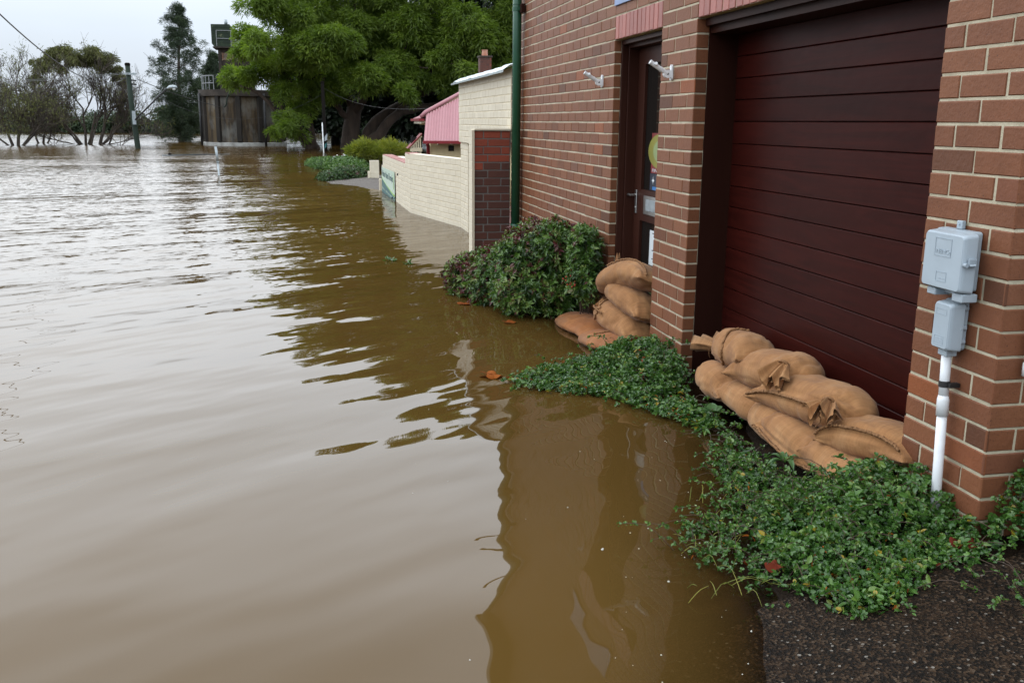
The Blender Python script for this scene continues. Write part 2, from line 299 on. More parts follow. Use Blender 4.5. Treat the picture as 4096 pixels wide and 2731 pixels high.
# ------------------------------------------------------------------ mesh builder (X, Y right, Z) -> Blender (x, -y, z)
class MB:
    def __init__(s): s.v = []; s.f = []; s.n = 0; s.extra = {}
    def add(s, V, F, mat=0, tint=.5, **pa):
        V = np.asarray(V, float).reshape(-1, 3); k = s.n; s.n += len(V); s.v.append(V)
        t = np.full(len(V), tint) if np.isscalar(tint) else np.asarray(tint, float)
        groups = F if isinstance(F, list) and len(F) and isinstance(F[0], np.ndarray) else None
        if groups is None:
            by = {}
            for q in F: by.setdefault(len(q), []).append(q)
            groups = [np.array(x, int) for x in by.values()]
        for g in groups: s.f.append((g + k, mat))
        s.extra.setdefault('tint', []).append(t)
        fab = pa.get('fab'); s.extra.setdefault('fab', []).append(np.zeros((len(V), 3)) if fab is None else fab)
        return s
    def box(s, x0, x1, y0, y1, z0, z1, mat=0, tint=.5, ch=0.):
        if ch <= 0:
            V = [(x, y, z) for x in (x0, x1) for y in (y0, y1) for z in (z0, z1)]
            F = [(0, 1, 3, 2), (4, 6, 7, 5), (0, 4, 5, 1), (2, 3, 7, 6), (0, 2, 6, 4), (1, 5, 7, 3)]
            return s.add(V, F, mat, tint)
        V = []; idx = {}
        X = (x0, x1); Y = (y0, y1); Z = (z0, z1)
        for i in (0, 1):
            for j in (0, 1):
                for k in (0, 1):
                    sx_, sy_, sz_ = (1 - 2*i), (1 - 2*j), (1 - 2*k)
                    for a in range(3):
                        p = [X[i] + sx_*ch, Y[j] + sy_*ch, Z[k] + sz_*ch]; p[a] = (X[i], Y[j], Z[k])[a]
                        idx[i, j, k, a] = len(V); V.append(p)
        F = []
        for a in range(3):
            o1, o2 = [q for q in range(3) if q != a]
            for side in (0, 1):
                q = []
                for u, v in ((0, 0), (1, 0), (1, 1), (0, 1)):
                    c_ = [0, 0, 0]; c_[a] = side; c_[o1] = u; c_[o2] = v; q.append(idx[(*c_, a)])
                F.append(q if side else q[::-1])
            for u in (0, 1):
                for v in (0, 1):
                    c0 = [0, 0, 0]; c0[o1] = u; c0[o2] = v; c1 = list(c0); c1[a] = 1
                    F.append((idx[(*c0, o1)], idx[(*c0, o2)], idx[(*c1, o2)], idx[(*c1, o1)]))
        for i in (0, 1):
            for j in (0, 1):
                for k in (0, 1): F.append(tuple(idx[i, j, k, a] for a in range(3)))
        return s.add(V, F, mat, tint)
    def tube(s, pts, rad, nseg=8, mat=0, tint=.5, caps=True):
        P = np.asarray(pts, float); k = len(P); r = np.full(k, rad) if np.isscalar(rad) else np.asarray(rad, float)
        T = np.gradient(P, axis=0); T /= np.linalg.norm(T, axis=1)[:, None] + 1e-12
        ref = np.array([0, 0, 1.]) if abs(T[0][2]) < .9 else np.array([1., 0, 0])
        N_ = []; u = np.cross(T[0], ref); u /= np.linalg.norm(u)
        for i in range(k):
            u = u - T[i]*np.dot(u, T[i]); u /= np.linalg.norm(u) + 1e-12; N_.append(u)
        N_ = np.array(N_); B = np.cross(T, N_)
        a = np.linspace(0, 2*np.pi, nseg, endpoint=False)
        V = P[:, None, :] + r[:, None, None]*(np.cos(a)[None, :, None]*N_[:, None, :] + np.sin(a)[None, :, None]*B[:, None, :])
        i0 = (np.arange(k - 1)[:, None]*nseg + np.arange(nseg)[None, :]); i1 = (np.arange(k - 1)[:, None]*nseg + (np.arange(nseg)[None, :] + 1) % nseg)
        F = [np.stack([i0, i1, i1 + nseg, i0 + nseg], -1).reshape(-1, 4)]
        if caps and nseg > 2: F.append(np.array([list(range(nseg))[::-1], list(range((k - 1)*nseg, k*nseg))]))
        return s.add(V.reshape(-1, 3), F, mat, tint)
    def lathe(s, c, prof, nseg=24, mat=0, tint=.5, axis=None):
        ax = np.array(axis if axis is not None else (0, 0, 1), float); ax /= np.linalg.norm(ax)
        ref = np.array([1., 0, 0]) if abs(ax[0]) < .9 else np.array([0, 1., 0])
        u = np.cross(ax, ref); u /= np.linalg.norm(u); v = np.cross(ax, u)
        a = np.linspace(0, 2*np.pi, nseg, endpoint=False); V = []
        for r_, h_ in prof:
            V.append(np.array(c)[None, :] + ax*h_ + r_*(np.cos(a)[:, None]*u + np.sin(a)[:, None]*v))
        k = len(prof)
        F = [(i*nseg + j, i*nseg + (j + 1) % nseg, (i + 1)*nseg + (j + 1) % nseg, (i + 1)*nseg + j) for i in range(k - 1) for j in range(nseg)]
        F += [tuple(range(nseg))[::-1], tuple(range((k - 1)*nseg, k*nseg))]
        return s.add(np.concatenate(V), F, mat, tint)
    def prism(s, poly, d, mat=0, tint=.5):
        P = np.asarray(poly, float); k = len(P); V = np.concatenate([P, P + np.asarray(d, float)])
        F = [tuple(range(k))[::-1], tuple(range(k, 2*k))] + [(i, (i + 1) % k, k + (i + 1) % k, k + i) for i in range(k)]
        return s.add(V, F, mat, tint)
    def quad(s, a, b_, c, d, mat=0, tint=.5): return s.add([a, b_, c, d], [(0, 1, 2, 3)], mat, tint)
    def build(s, name, mats, parent=None, smooth=False, origin=(0, 0, 0), attrs=('tint',)):
        V = np.concatenate(s.v); O = np.array(origin, float); V = V - O; V[:, 1] *= -1
        me = bpy.data.meshes.new(name)
        me.vertices.add(len(V)); me.vertices.foreach_set('co', V.ravel())
        loops = np.concatenate([g[:, ::-1].ravel() for g, _ in s.f]); sizes = np.concatenate([np.full(len(g), g.shape[1]) for g, _ in s.f])
        mi = np.concatenate([np.full(len(g), m_) for g, m_ in s.f])
        me.loops.add(len(loops)); me.loops.foreach_set('vertex_index', loops.astype(np.int32))
        me.polygons.add(len(sizes)); st_ = np.concatenate([[0], np.cumsum(sizes)[:-1]])
        me.polygons.foreach_set('loop_start', st_.astype(np.int32))
        me.polygons.foreach_set('material_index', mi.astype(np.int32))
        me.polygons.foreach_set('use_smooth', np.full(len(sizes), bool(smooth)))
        me.update(calc_edges=True)
        if 'tint' in attrs: 
            a = me.attributes.new('tint', 'FLOAT', 'POINT'); a.data.foreach_set('value', np.concatenate(s.extra['tint']).astype(np.float32))
        if 'fab' in attrs:
            a = me.attributes.new('fab', 'FLOAT_VECTOR', 'POINT'); a.data.foreach_set('vector', np.concatenate(s.extra['fab']).astype(np.float32).ravel())
        for x in (mats if isinstance(mats, (list, tuple)) else [mats]): me.materials.append(M[x] if isinstance(x, str) else x)
        o = bpy.data.objects.new(name, me); COL.objects.link(o)
        if parent is not None:
            o.parent = parent
            # parts are written in world coordinates: shift by the thing's base
            pl = Vector((0, 0, 0)); q = parent
            while q is not None: pl += q.location; q = q.parent
            o.location = Vector((O[0], -O[1], O[2])) - pl
        else: o.location = (O[0], -O[1], O[2])
        return o

def tag(o, label=None, cat=None, group=None, kind=None):
    if label: o['label'] = label
    if cat: o['category'] = cat
    if group: o['group'] = group
    if kind: o['kind'] = kind
    return o
def thing(name, loc, label, cat, group=None):
    o = bpy.data.objects.new(name, None); COL.objects.link(o); o.location = (loc[0], -loc[1], loc[2]); o.empty_display_size = .1
    return tag(o, label, cat, group)

def text_part(name, body, size, parent, origin, uax, vax, nax, mat, depth=.001, sx_=1.0):
    """letters as a mesh: origin is the lower left corner; uax/vax/nax are given in (X, Y right, Z)"""
    cu = bpy.data.curves.new(name, 'FONT'); cu.body = body; cu.size = size; cu.extrude = depth
    t = bpy.data.objects.new(name, cu); COL.objects.link(t)
    me = bpy.data.meshes.new_from_object(t.evaluated_get(bpy.context.evaluated_depsgraph_get()))
    bpy.data.objects.remove(t); bpy.data.curves.remove(cu)
    fl = lambda q: Vector((q[0], -q[1], q[2]))
    mm = Matrix((fl(uax)*sx_, fl(vax), fl(nax))).transposed().to_4x4(); me.transform(mm)
    me.materials.clear(); me.materials.append(M[mat])
    o = bpy.data.objects.new(name, me); COL.objects.link(o); o.parent = parent
    pl = Vector((0, 0, 0)); q = parent
    while q is not None: pl += q.location; q = q.parent
    o.location = fl(origin) - pl
    return o

# ------------------------------------------------------------------ foliage helpers
def unit(a): return a/(np.linalg.norm(a, axis=-1, keepdims=True) + 1e-12)
def leaves(mb, P, D, N, L, W, tint, droop=0., fold=.15, mat=0, shape='round'):
    n_ = len(P); D = unit(D); S_ = unit(np.cross(D, N)); N = np.cross(S_, D)
    L = np.broadcast_to(L, (n_,))[:, None]; W = np.broadcast_to(W, (n_,))[:, None]
    z = np.zeros((1, 3)); z[0, 2] = 1
    dr = lambda t: -z*(L*droop*t*t)
    if shape == 'round':
        a, b_, ka, kb = .32, .72, .5, .42
    elif shape == 'frond':
        a, b_, ka, kb = .25, .7, .38, .36
    else:
        a, b_, ka, kb = .25, .62, .42, .36
    v0 = P; v3 = P + D*L + dr(1)
    l1 = P + D*L*a + S_*W*ka + N*W*fold + dr(a); l2 = P + D*L*b_ + S_*W*kb + N*W*fold + dr(b_)
    r1 = P + D*L*a - S_*W*ka + N*W*fold + dr(a); r2 = P + D*L*b_ - S_*W*kb + N*W*fold + dr(b_)
    V = np.stack([v0, l1, l2, v3, r2, r1], 1).reshape(-1, 3)
    i = np.arange(n_)[:, None]*6
    F = [np.concatenate([i + np.array([[0, 3, 2, 1]]), i + np.array([[0, 5, 4, 3]])])]
    mb.add(V, F, mat, np.repeat(np.broadcast_to(tint, (n_,)), 6))
def whorls(mb, rs, P, N, k, L, W, tint, spread=.9, droop=.3, mat=0, shape='round', fold=.15):
    """k leaves radiating round each tip P with axis N"""
    n_ = len(P); N = unit(N); ref = unit(rs.normal(size=(n_, 3))); U = unit(np.cross(N, ref)); B = np.cross(N, U)
    a = rs.uniform(0, 6.28, (n_, 1)) + np.arange(k)[None, :]*2.399
    sp = spread*rs.uniform(.6, 1.25, (n_, k))
    D = np.cos(sp)[..., None]*N[:, None] + np.sin(sp)[..., None]*(np.cos(a)[..., None]*U[:, None] + np.sin(a)[..., None]*B[:, None])
    NN = N[:, None] + .35*rs.normal(size=(n_, k, 3))
    off = N[:, None]*(rs.uniform(-.9, .15, (n_, k))*np.mean(L))[..., None]
    LL = np.mean(L)*rs.uniform(.6, 1.2, (n_, k))*rs.uniform(.7, 1.25, (n_, 1)); TT = np.clip(np.broadcast_to(tint, (n_,))[:, None] + rs.normal(0, .09, (n_, k)), 0, 1)
    leaves(mb, (P[:, None] + off).reshape(-1, 3), D.reshape(-1, 3), NN.reshape(-1, 3), LL.ravel(), (LL*W).ravel(), TT.ravel(), droop, fold, mat, shape)
def shell(rs, n_, c, rad, lo=.55, hi=1.05, up=0.):
    u = unit(rs.normal(size=(n_, 3)) + np.array([0, 0, up])); r_ = rs.uniform(lo**2, hi**2, n_)**.5
    return np.array(c) + u*np.array(rad)*r_[:, None], u
def curve(pts, n_=14):
    P = np.asarray(pts, float); k = len(P); t = np.linspace(0, k - 1, n_); out = []
    for x in t:
        i = min(int(x), k - 2); f = x - i
        p0 = P[max(i - 1, 0)]; p1 = P[i]; p2 = P[i + 1]; p3 = P[min(i + 2, k - 1)]
        out.append(.5*((2*p1) + (-p0 + p2)*f + (2*p0 - 5*p1 + 4*p2 - p3)*f*f + (-p0 + 3*p1 - 3*p2 + p3)*f**3))
    return np.array(out)
def limb(mb, pts, r0, r1, nseg=7, n_=14, wob=0., rs=None, mat=0):
    C_ = curve(pts, n_)
    if wob and rs is not None: C_[1:-1] += rs.normal(0, wob, (n_ - 2, 3))
    mb.tube(C_, np.linspace(r0, r1, n_), nseg, mat); return C_

# ------------------------------------------------------------------ terrain and water
SHX = [1.0, 2.25, 2.6, 3.0, 3.4, 3.8, 4.2, 4.6, 5.0, 5.6, 6.0, 6.5, 7.5, 40]
SHY = [.95, 1.33, 1.48, 1.60, 1.78, 1.98, 2.12, 2.25, 2.3, 2.28, 2.4, 2.75, 3.4, 3.6]
def ground_h(X, Y):
    X = np.asarray(X, float); Y = np.asarray(Y, float)
    d = Y - np.interp(X, SHX, SHY)
    g = np.where(d > 0, np.minimum(d*.17, .22), np.where(d > -.45, d*.13, np.maximum(-.0585 + (d + .45)*.35, -.9)))
    # flooded ground keeps falling towards the river
    return g
def grid_xy(xs, ys):
    Xg, Yg = np.meshgrid(xs, ys, indexing='ij'); a, b_ = len(xs), len(ys)
    i = np.arange(a - 1)[:, None]*b_ + np.arange(b_ - 1)[None, :]
    return Xg.ravel(), Yg.ravel(), [np.stack([i, i + b_, i + b_ + 1, i + 1], -1).reshape(-1, 4)]

rs = np.random.RandomState(5)
xs = np.concatenate([np.linspace(-6, 1, 10), np.arange(1.06, 8.2, .06), np.linspace(8.4, 30, 30), [40, 60, 90, 150, 400, 3000]])
ys = np.concatenate([[-2000, -300, -60, -20, -8, -3], np.arange(-1, .8, .2), np.arange(.8, 3.4, .06), [3.6, 4, 5, 8, 20, 80, 400, 2000]])
Xg, Yg, F = grid_xy(xs, ys)
Z = ground_h(Xg, Yg)
fine = (Xg > 1) & (Xg < 8) & (Yg > .6) & (Yg < 3.4)
Z = Z + np.where(fine, np.array([mnoise.noise((x*4, y*4, 0)) for x, y in zip(Xg, Yg)])*.02, 0)
Z = np.where((Xg > 8) & (Z > -.3), -.5, Z); Z = np.where((Xg < 2.56) & (Z > -.3), Z - .07, Z)      # the apron covers the soil here
MB().add(np.stack([Xg, Yg, Z], 1), F).build('ground', 'soil', smooth=True)['kind'] = 'structure'
# the aggregate-asphalt apron at the viewer's feet lies a little above the soil
ax_ = np.arange(-1.0, 2.75, .05); ay = np.arange(1.0, 5.0, .05)
Xa, Ya, F = grid_xy(ax_, ay)
edge = 2.62 + .04*np.sin(Ya*5) + .03*np.sin(Ya*13 + 1)
ga = ground_h(Xa, Ya); Za = ga + .012 + .02*np.clip(ga/.05, 0, 1) + np.array([mnoise.noise((x*3, y*3, 4)) for x, y in zip(Xa, Ya)])*.008
Xa = np.minimum(Xa, edge)
MB().add(np.stack([Xa, Ya, Za], 1), F).build('driveway', 'asphalt', smooth=True)['kind'] = 'structure'
# far gravel shore by the gate
gx = np.linspace(22.3, 27.5, 24); gy = np.linspace(.2, 3.4, 16); Xa, Ya, F = grid_xy(gx, gy)
d1 = np.minimum(np.minimum((Xa - 22.5)*.045, (Ya - np.interp(Xa, [22.4, 23.2, 24.2, 25.4, 28], [1.6, 1.35, 1.05, .42, .1]))*.10), .10)
MB().add(np.stack([Xa, Ya, d1 + .006*rs.normal(size=len(Xa))], 1), F).build('gravel_shore', 'gravel', smooth=True)['kind'] = 'structure'

# sandbags that lie in the water keep it shallow over them
BAGS_IN_WATER = [(7.06, 2.04, .52, .25), (6.44, 2.06, .42, .25)]
wx = np.concatenate([[-40, -8, 0], np.arange(1.0, 8.2, .04), np.linspace(8.4, 40, 24), [60, 100, 200, 600, 3000]])
wy = np.concatenate([[-2000, -400, -80, -20, -6, -2, 0], np.arange(.6, 2.7, .04), [3, 6, 20, 80, 400, 2000]])
Xw, Yw, F = grid_xy(wx, wy)
dep = np.maximum(0, -ground_h(Xw, Yw) - .013)
for bx, by, br, bh in BAGS_IN_WATER:
    d = np.hypot((Xw - bx)/br, (Yw - by)/bh); dep = np.minimum(dep, np.maximum(0, (d - .62)*.13))
murk_ = np.clip(1 - np.exp(-dep*24), 0, 1)
wmb = MB(); wmb.add(np.stack([Xw, Yw, np.zeros_like(Xw)], 1), F, 0, murk_)
wo = wmb.build('water', 'water', smooth=True); wo['kind'] = 'structure'
wo.data.attributes['tint'].name = 'murk'

# ------------------------------------------------------------------ the brick building
FY = 2.255; Z0 = 2.0194; CH = .086; TOPZ = 4.97
XL, XD0, XD1, XG0, XG1, XE = 10.62, 7.14, 6.128, 5.538, 3.198, 2.728
def course(i): return Z0 - CH*(i + 1), Z0 - CH*i
bld = thing('brick_building', (6.5, FY, 0), 'red brick building with dark garage door and recessed entrance, rising from the flood', 'building')
wall = MB(); rb = np.random.RandomState(11)
def brick(mb, o, u, nn, u0, u1, z0, z1, tint, mat=0, d=.0075, ch=.0035):
    """one brick face standing d proud of the mortar plane; o + u*s in plan, nn outward"""
    o = np.array(o, float); u = np.array(u, float); nn = np.array(nn, float)
    j = lambda s_: rb.uniform(-s_, s_)
    def P(s_, z_, out): return o + u*s_ + nn*out + np.array([0, 0, z_])
    e0, e1, f0, f1 = u0 + j(.0022), u1 + j(.0022), z0 + j(.0016), z1 + j(.0016)
    out = j(.0012)
    c_ = [j(.0018) for _ in range(8)]
    V = [P(e0, f0, -d), P(e1, f0, -d), P(e1, f1, -d), P(e0, f1, -d), P(e0 + ch + c_[0], f0 + ch + c_[1], out), P(e1 - ch + c_[2], f0 + ch + c_[3], out), P(e1 - ch + c_[4], f1 - ch + c_[5], out), P(e0 + ch + c_[6], f1 - ch + c_[7], out),
         P(e0, f0, -ch + out), P(e1, f0, -ch + out), P(e1, f1, -ch + out), P(e0, f1, -ch + out)]
    F = [(4, 5, 6, 7), (8, 9, 5, 4), (9, 10, 6, 5), (10, 11, 7, 6), (11, 8, 4, 7), (0, 1, 9, 8), (1, 2, 10, 9), (2, 3, 11, 10), (3, 0, 8, 11)]
    mb.add(V, F, mat, tint)
def rowfill(mb, o, u, nn, length, z0, z1, first, mat=0, full=.23, j=.01, edge0=0., edge1=0.):
    """bricks from s=0 to length; first = length of the first brick"""
    s_ = edge0; L = first
    while s_ < length - .02:
        e_ = min(s_ + L, length - edge1)
        if length - e_ < .04: e_ = length - edge1
        brick(mb, o, u, nn, s_, e_, z0 + j/2, z1 - j/2, float(np.clip(rb.normal(.5, .22), 0, 1)), mat)
        s_ = e_ + j; L = full
MD = .004
front = (0, -1, 0)
lint = (-3, -4)
zl0, zl1 = course(-3)[0], course(-4)[1]     # soldier lintel band
i_top, i_bot = -35, 26
for i in range(i_top, i_bot):
    z0, z1 = course(i); odd = i % 2
    if i >= -4:
        # left of the door: runs away from the jamb
        rowfill(wall, (XD0, FY, 0), (1, 0, 0), front, XL - XD0, z0, z1, .23 if odd else .11)
        for (xa, xb, pat) in ((XD1, XG0, 'm'), (XG1, XE, 'r')):
            if pat == 'm': f_ = .23 if odd else .11
            else: f_ = .11 if odd else .23
            rowfill(wall, (xa, FY, 0), (-1, 0, 0), front, xa - xb, z0, z1, f_)
        # returns into the openings and the end wall
        if i >= -2:
            for xx in (XD0, ): brick(wall, (xx, FY, 0), (0, 1, 0), (-1, 0, 0), .0005, .055, z0 + .005, z1 - .005, rb.uniform(0, .7), d=.006)
            brick(wall, (XG0, FY, 0), (0, 1, 0), (-1, 0, 0), .0005, .078, z0 + .005, z1 - .005, rb.uniform(0, .7), d=.006)
    else:
        rowfill(wall, (XD0 - .24*20 + (0 if odd else .12), FY, 0), (1, 0, 0), front, XL - XD0 + .24*20 - (0 if odd else .12), z0, z1, .23)
    rowfill(wall, (XE, FY, 0), (0, 1, 0), (-1, 0, 0), 3.2, z0, z1, .11 if odd else .23)
# mortar sheets (flush joints) behind the brick faces
mo = MB()
def msheet(x0, x1, z0, z1): mo.box(min(x0, x1), max(x0, x1), FY + MD, FY + .10, z0, z1)
zb, zt = course(i_bot - 1)[0], course(i_top)[1]
msheet(XL - .002, XD0 + MD, zb, zl1); msheet(XD1 - MD, XG0 + MD, zb, zl1); msheet(XG1 - MD, XE + MD, zb, zl1); msheet(XL - .002, XE + MD, zl1 + .0005, zt)
mo.box(XE + MD, XE + .22, FY + .1005, FY + 3.2, zb, zt)
mo.box(XD0 + MD, XD0 + .25, FY + .1005, FY + .23, zb, zl0); mo.box(XG0 + MD, XG0 + .08, FY + .1005, FY + .23, zb, zl0)
wall_o = wall.build('wall', 'brick', bld, origin=(6.5, FY, 0))
mo.build('mortar', 'mortar', wall_o, origin=(6.5, FY, 0))
def lintel(x0, x1):
    mb = MB(); xx = x0; k = 0
    nb_ = int(round((x1 - x0)/.086)); st = (x1 - x0)/nb_
    for q in range(nb_):
        brick(mb, (x0 + q*st, FY - .001, 0), (1, 0, 0), front, .005, st - .005, zl0 + .002, zl1 - .006, rb.uniform(0, 1), d=.012)
    o = mb.build('lintel', 'soldier', bld, origin=((x0 + x1)/2, FY, zl0))
    MB().box(x0, x1, FY + .005, FY + .10, zl0 + .001, zl1 - .001).build('mortar', 'mortar', o, origin=((x0 + x1)/2, FY, zl0))
lintel(XD1 + .004, XD0 - .004); lintel(XG1 + .004, XG0 - .004)
# upper part: eave, gutter and roof (seen mirrored in the water)
mb = MB(); mb.box(XE - .25, XL + .04, FY - .10, FY + .10, TOPZ - .02, TOPZ + .05, 0); mb.build('soffit', 'timber', bld)
mb = MB(); mb.prism([(XE - .3, FY - .20, TOPZ + .055), (XE - .3, FY - .20, TOPZ + .17), (XE - .3, FY - .09, TOPZ + .17), (XE - .3, FY - .08, TOPZ + .055)], (XL - XE + .36, 0, 0)); mb.build('gutter', 'green_pipe', bld)
mb = MB(); mb.prism([(XE - .3, FY - .08, TOPZ + .18), (XE - .3, FY + 3.4, TOPZ + 1.7), (XE - .3, FY + 3.4, TOPZ + 1.64), (XE - .3, FY - .08, TOPZ + .12)], (XL - XE + .36, 0, 0)); mb.build('roof', 'terracotta', bld)
mb = MB(); mb.box(XL - .24, XL - .003, FY + .1005, FY + 3.2, zb, zt); mb.box(XE + .25, XL - .25, FY + 3.1, FY + 3.2, zb, zt); mb.build('rear_wall', 'mortar', bld)

# garage door: boards with a dark gap between, frame and header
GY = FY + .265
lines = [2.105, 1.976, 1.849, 1.724, 1.597, 1.466, 1.339, 1.211, 1.084, .957, .831, .705, .580, .453, .327, .20, .07, -.06]
gd = MB()
for a_, b_ in zip(lines[:-1], lines[1:]):
    gd.box(XG1 - .05, XG0 + .004, GY, GY + .03, b_ + .003, a_ - .001, 0, rb.uniform(0, 1), ch=.003)
gdo = gd.build('garage_door', 'boards', bld, origin=(4.37, GY, 0))
tag(gdo, 'dark red-brown garage door of wide horizontal boards')
gf = MB()
gf.box(XG0 - .006, XG0 + .075, FY + .079, GY + .05, -.3, zl0 - .003)          # left jamb
gf.box(XG1 - .075, XG1 + .006, FY + .079, GY + .05, -.3, zl0 - .003)
gf.box(XG1 + .0065, XG0 - .0065, FY + .085, GY + .04, 2.105, zl0 - .004)       # header
gf.box(XG1 + .0065, XG0 - .0065, FY + .050, FY + .0845, zl0 - .045, zl0 - .004)
gf.build('garage_frame', 'timber', bld, origin=(4.37, GY, 0))
MB().box(XG1 - .05, XG0 + .06, GY + .034, GY + .05, -.3, 2.2).build('garage_backing', 'dark_hole', bld)

# entrance: stepped frame, door with glass, letter plate, lever handle, notices
fr_ = MB(); DY = FY + .185
for xa, sg in ((XD0, -1), (XD1, 1)):
    x_ = lambda q: xa + sg*q
    fr_.box(min(x_(-.03), x_(.018)), max(x_(-.03), x_(.018)), FY + .056, FY + .105, -.3, zl0 - .003, ch=.003)
    fr_.box(min(x_(-.03), x_(.034)), max(x_(-.03), x_(.034)), FY + .1055, FY + .30, -.3, zl0 - .004, ch=.003)
fr_.box(XD1 + .019, XD0 - .019, FY + .056, FY + .105, zl0 - .035, zl0 - .003, ch=.003)
fr_.box(XD1 + .035, XD0 - .035, FY + .1055, FY + .30, zl0 - .06, zl0 - .004, ch=.003)
fr_.build('door_frame', 'door_timber', bld, origin=(6.63, DY, 0))
dx0, dx1 = XD1 + .036, XD0 - .036
zt_d = zl0 - .063
gx0, gx1 = dx0 + .15, dx1 - .15
dm = MB()
dm.box(gx1, dx1, DY, DY + .045, -.2, zt_d, ch=.003); dm.box(dx0, gx0, DY, DY + .045, -.2, zt_d, ch=.003)
dm.box(gx0 + .0005, gx1 - .0005, DY + .001, DY + .044, 2.023, zt_d - .001); dm.box(gx0 + .0005, gx1 - .0005, DY + .001, DY + .044, .86, 1.095); dm.box(gx0 + .0005, gx1 - .0005, DY + .001, DY + .044, -.2, .28)
do = dm.build('entrance_door', 'door_timber', bld, origin=(6.63, DY, 0)); tag(do, 'brown glazed entrance door with a letter plate and lever handle')
for za, zz in ((1.095, 2.023), (.28, .86)):
    MB().box(gx0 + .001, gx1 - .001, DY + .018, DY + .026, za + .0005, zz - .0005).build('pane', 'glass_dark', do)
mb = MB()
for (xa, xb, za, zz) in ((gx1 - .012, gx1 - .0002, 1.0955, 2.0225), (gx1 - .012, gx1 - .0002, .2805, .8595)): mb.box(xa, xb, DY - .004, DY + .0175, za, zz)
mb.box(gx0, gx1 - .0125, DY - .004, DY + .0175, 2.011, 2.0225); mb.build('glazing_bead', 'door_timber', do)
mb = MB(); xh = dx1 - .055
mb.box(xh - .02, xh + .02, DY - .008, DY - .0003, .905, 1.085, ch=.003)
mb.tube([(xh, DY - .008, 1.045), (xh, DY - .05, 1.045)], .010, 10)
mb.tube(curve([(xh, DY - .05, 1.045), (xh + .03, DY - .053, 1.046), (xh + .075, DY - .05, 1.042), (xh + .11, DY - .046, 1.050)], 10), [.010, .010, .0098, .0095, .009, .0088, .0085, .008, .0075, .007], 10)
mb.lathe((xh, DY - .008, .95), [(.009, 0), (.009, .004), (.005, .005)], 12, axis=(0, -1, 0))
mb.build('door_handle', 'steel', do, smooth=False)
mb = MB(); lx0, lx1 = 6.44, 6.87
mb.box(lx0, lx1, DY - .006, DY - .0005, .915, 1.055, ch=.002); lp = mb.build('letter_plate', 'steel', do)
MB().box(lx0 + .06, lx1 - .06, DY - .011, DY - .0065, .945, 1.03, ch=.003).build('flap', 'galv', lp)

def poster(name, x0, x1, z0, z1, mat_, label): 
    o = MB().box(x0, x1, DY + .0145, DY + .0172, z0, z1).build(name, mat_, bld, origin=((x0 + x1)/2, DY, z0)); tag(o, label); return o
M['red_card'] = plain('red_card', (.17, .010, .012), .4); M['white_card'] = plain('white_card', (.62, .66, .68), .5, var=.05); M['yellow_card'] = plain('yellow_card', (.22, .205, .03), .4)
M['pale_green'] = plain('pale_green_card', (.24, .30, .13), .4); M['blue_card'] = plain('blue_card', (.03, .16, .42), .4); M['ink'] = plain('printed_ink', (.04, .05, .06), .6); M['navy'] = plain('navy_card', (.012, .018, .035), .4)
ux, vz, ny = (-1, 0, 0), (0, 0, 1), (0, -1, 0)
def ellipse(parent, cx_, cz_, rx, rz, mat_, off, name='oval'):
    mb = MB(); a = np.linspace(0, 6.2832, 40, endpoint=False)
    mb.prism([(cx_ + rx*math.cos(t), DY + off, cz_ + rz*math.sin(t)) for t in a], (0, -.0006, 0)); return mb.build(name, mat_, parent)
ps = poster('sticker', 6.38, 6.79, 1.225, 1.515, 'red_card', 'red sticker with a yellow oval on the upper glass')
ellipse(ps, 6.61, 1.385, .245, .125, 'yellow_card', .0140); ellipse(ps, 6.585, 1.385, .165, .085, 'pale_green', .0132)
text_part('lettering', 'FINAL', .036, ps, (6.765, DY + .0139, 1.233), ux, vz, ny, 'white_card', .0002, 2.2)
pn = poster('sticker', 6.38, 6.80, 1.10, 1.222, 'navy', 'dark blue sticker under the red one')
MB().prism([(6.76, DY + .0140, 1.172), (6.735, DY + .0140, 1.182), (6.73, DY + .0140, 1.205), (6.725, DY + .0140, 1.182), (6.70, DY + .0140, 1.172), (6.725, DY + .0140, 1.162), (6.73, DY + .0140, 1.140), (6.735, DY + .0140, 1.162)], (0, -.0006, 0)).build('star', 'white_card', pn)
MB().box(6.385, 6.74, DY + .0134, DY + .0141, 1.104, 1.128).build('strip', 'blue_card', pn)
pw = poster('notice', 6.40, 6.755, .545, .805, 'white_card', 'white printed notice on the lower glass')
mb = MB()
for k in range(11):
    if k in (3, 7): continue
    z_ = .782 - k*.021; mb.box(6.43, 6.70 - .06*((k*7) % 3)/2, DY + .0138, DY + .0143, z_, z_ + .0065)
mb.build('print', 'ink', pw)
pg = poster('flyer', 6.40, 6.77, .29, .525, 'white_card', 'white flyer with a pale green oval low on the glass')
MB().box(6.402, 6.72, DY + .0138, DY + .0143, .455, .515).build('band', 'red_card', pg); ellipse(pg, 6.585, .385, .17, .095, 'pale_green', .0132)

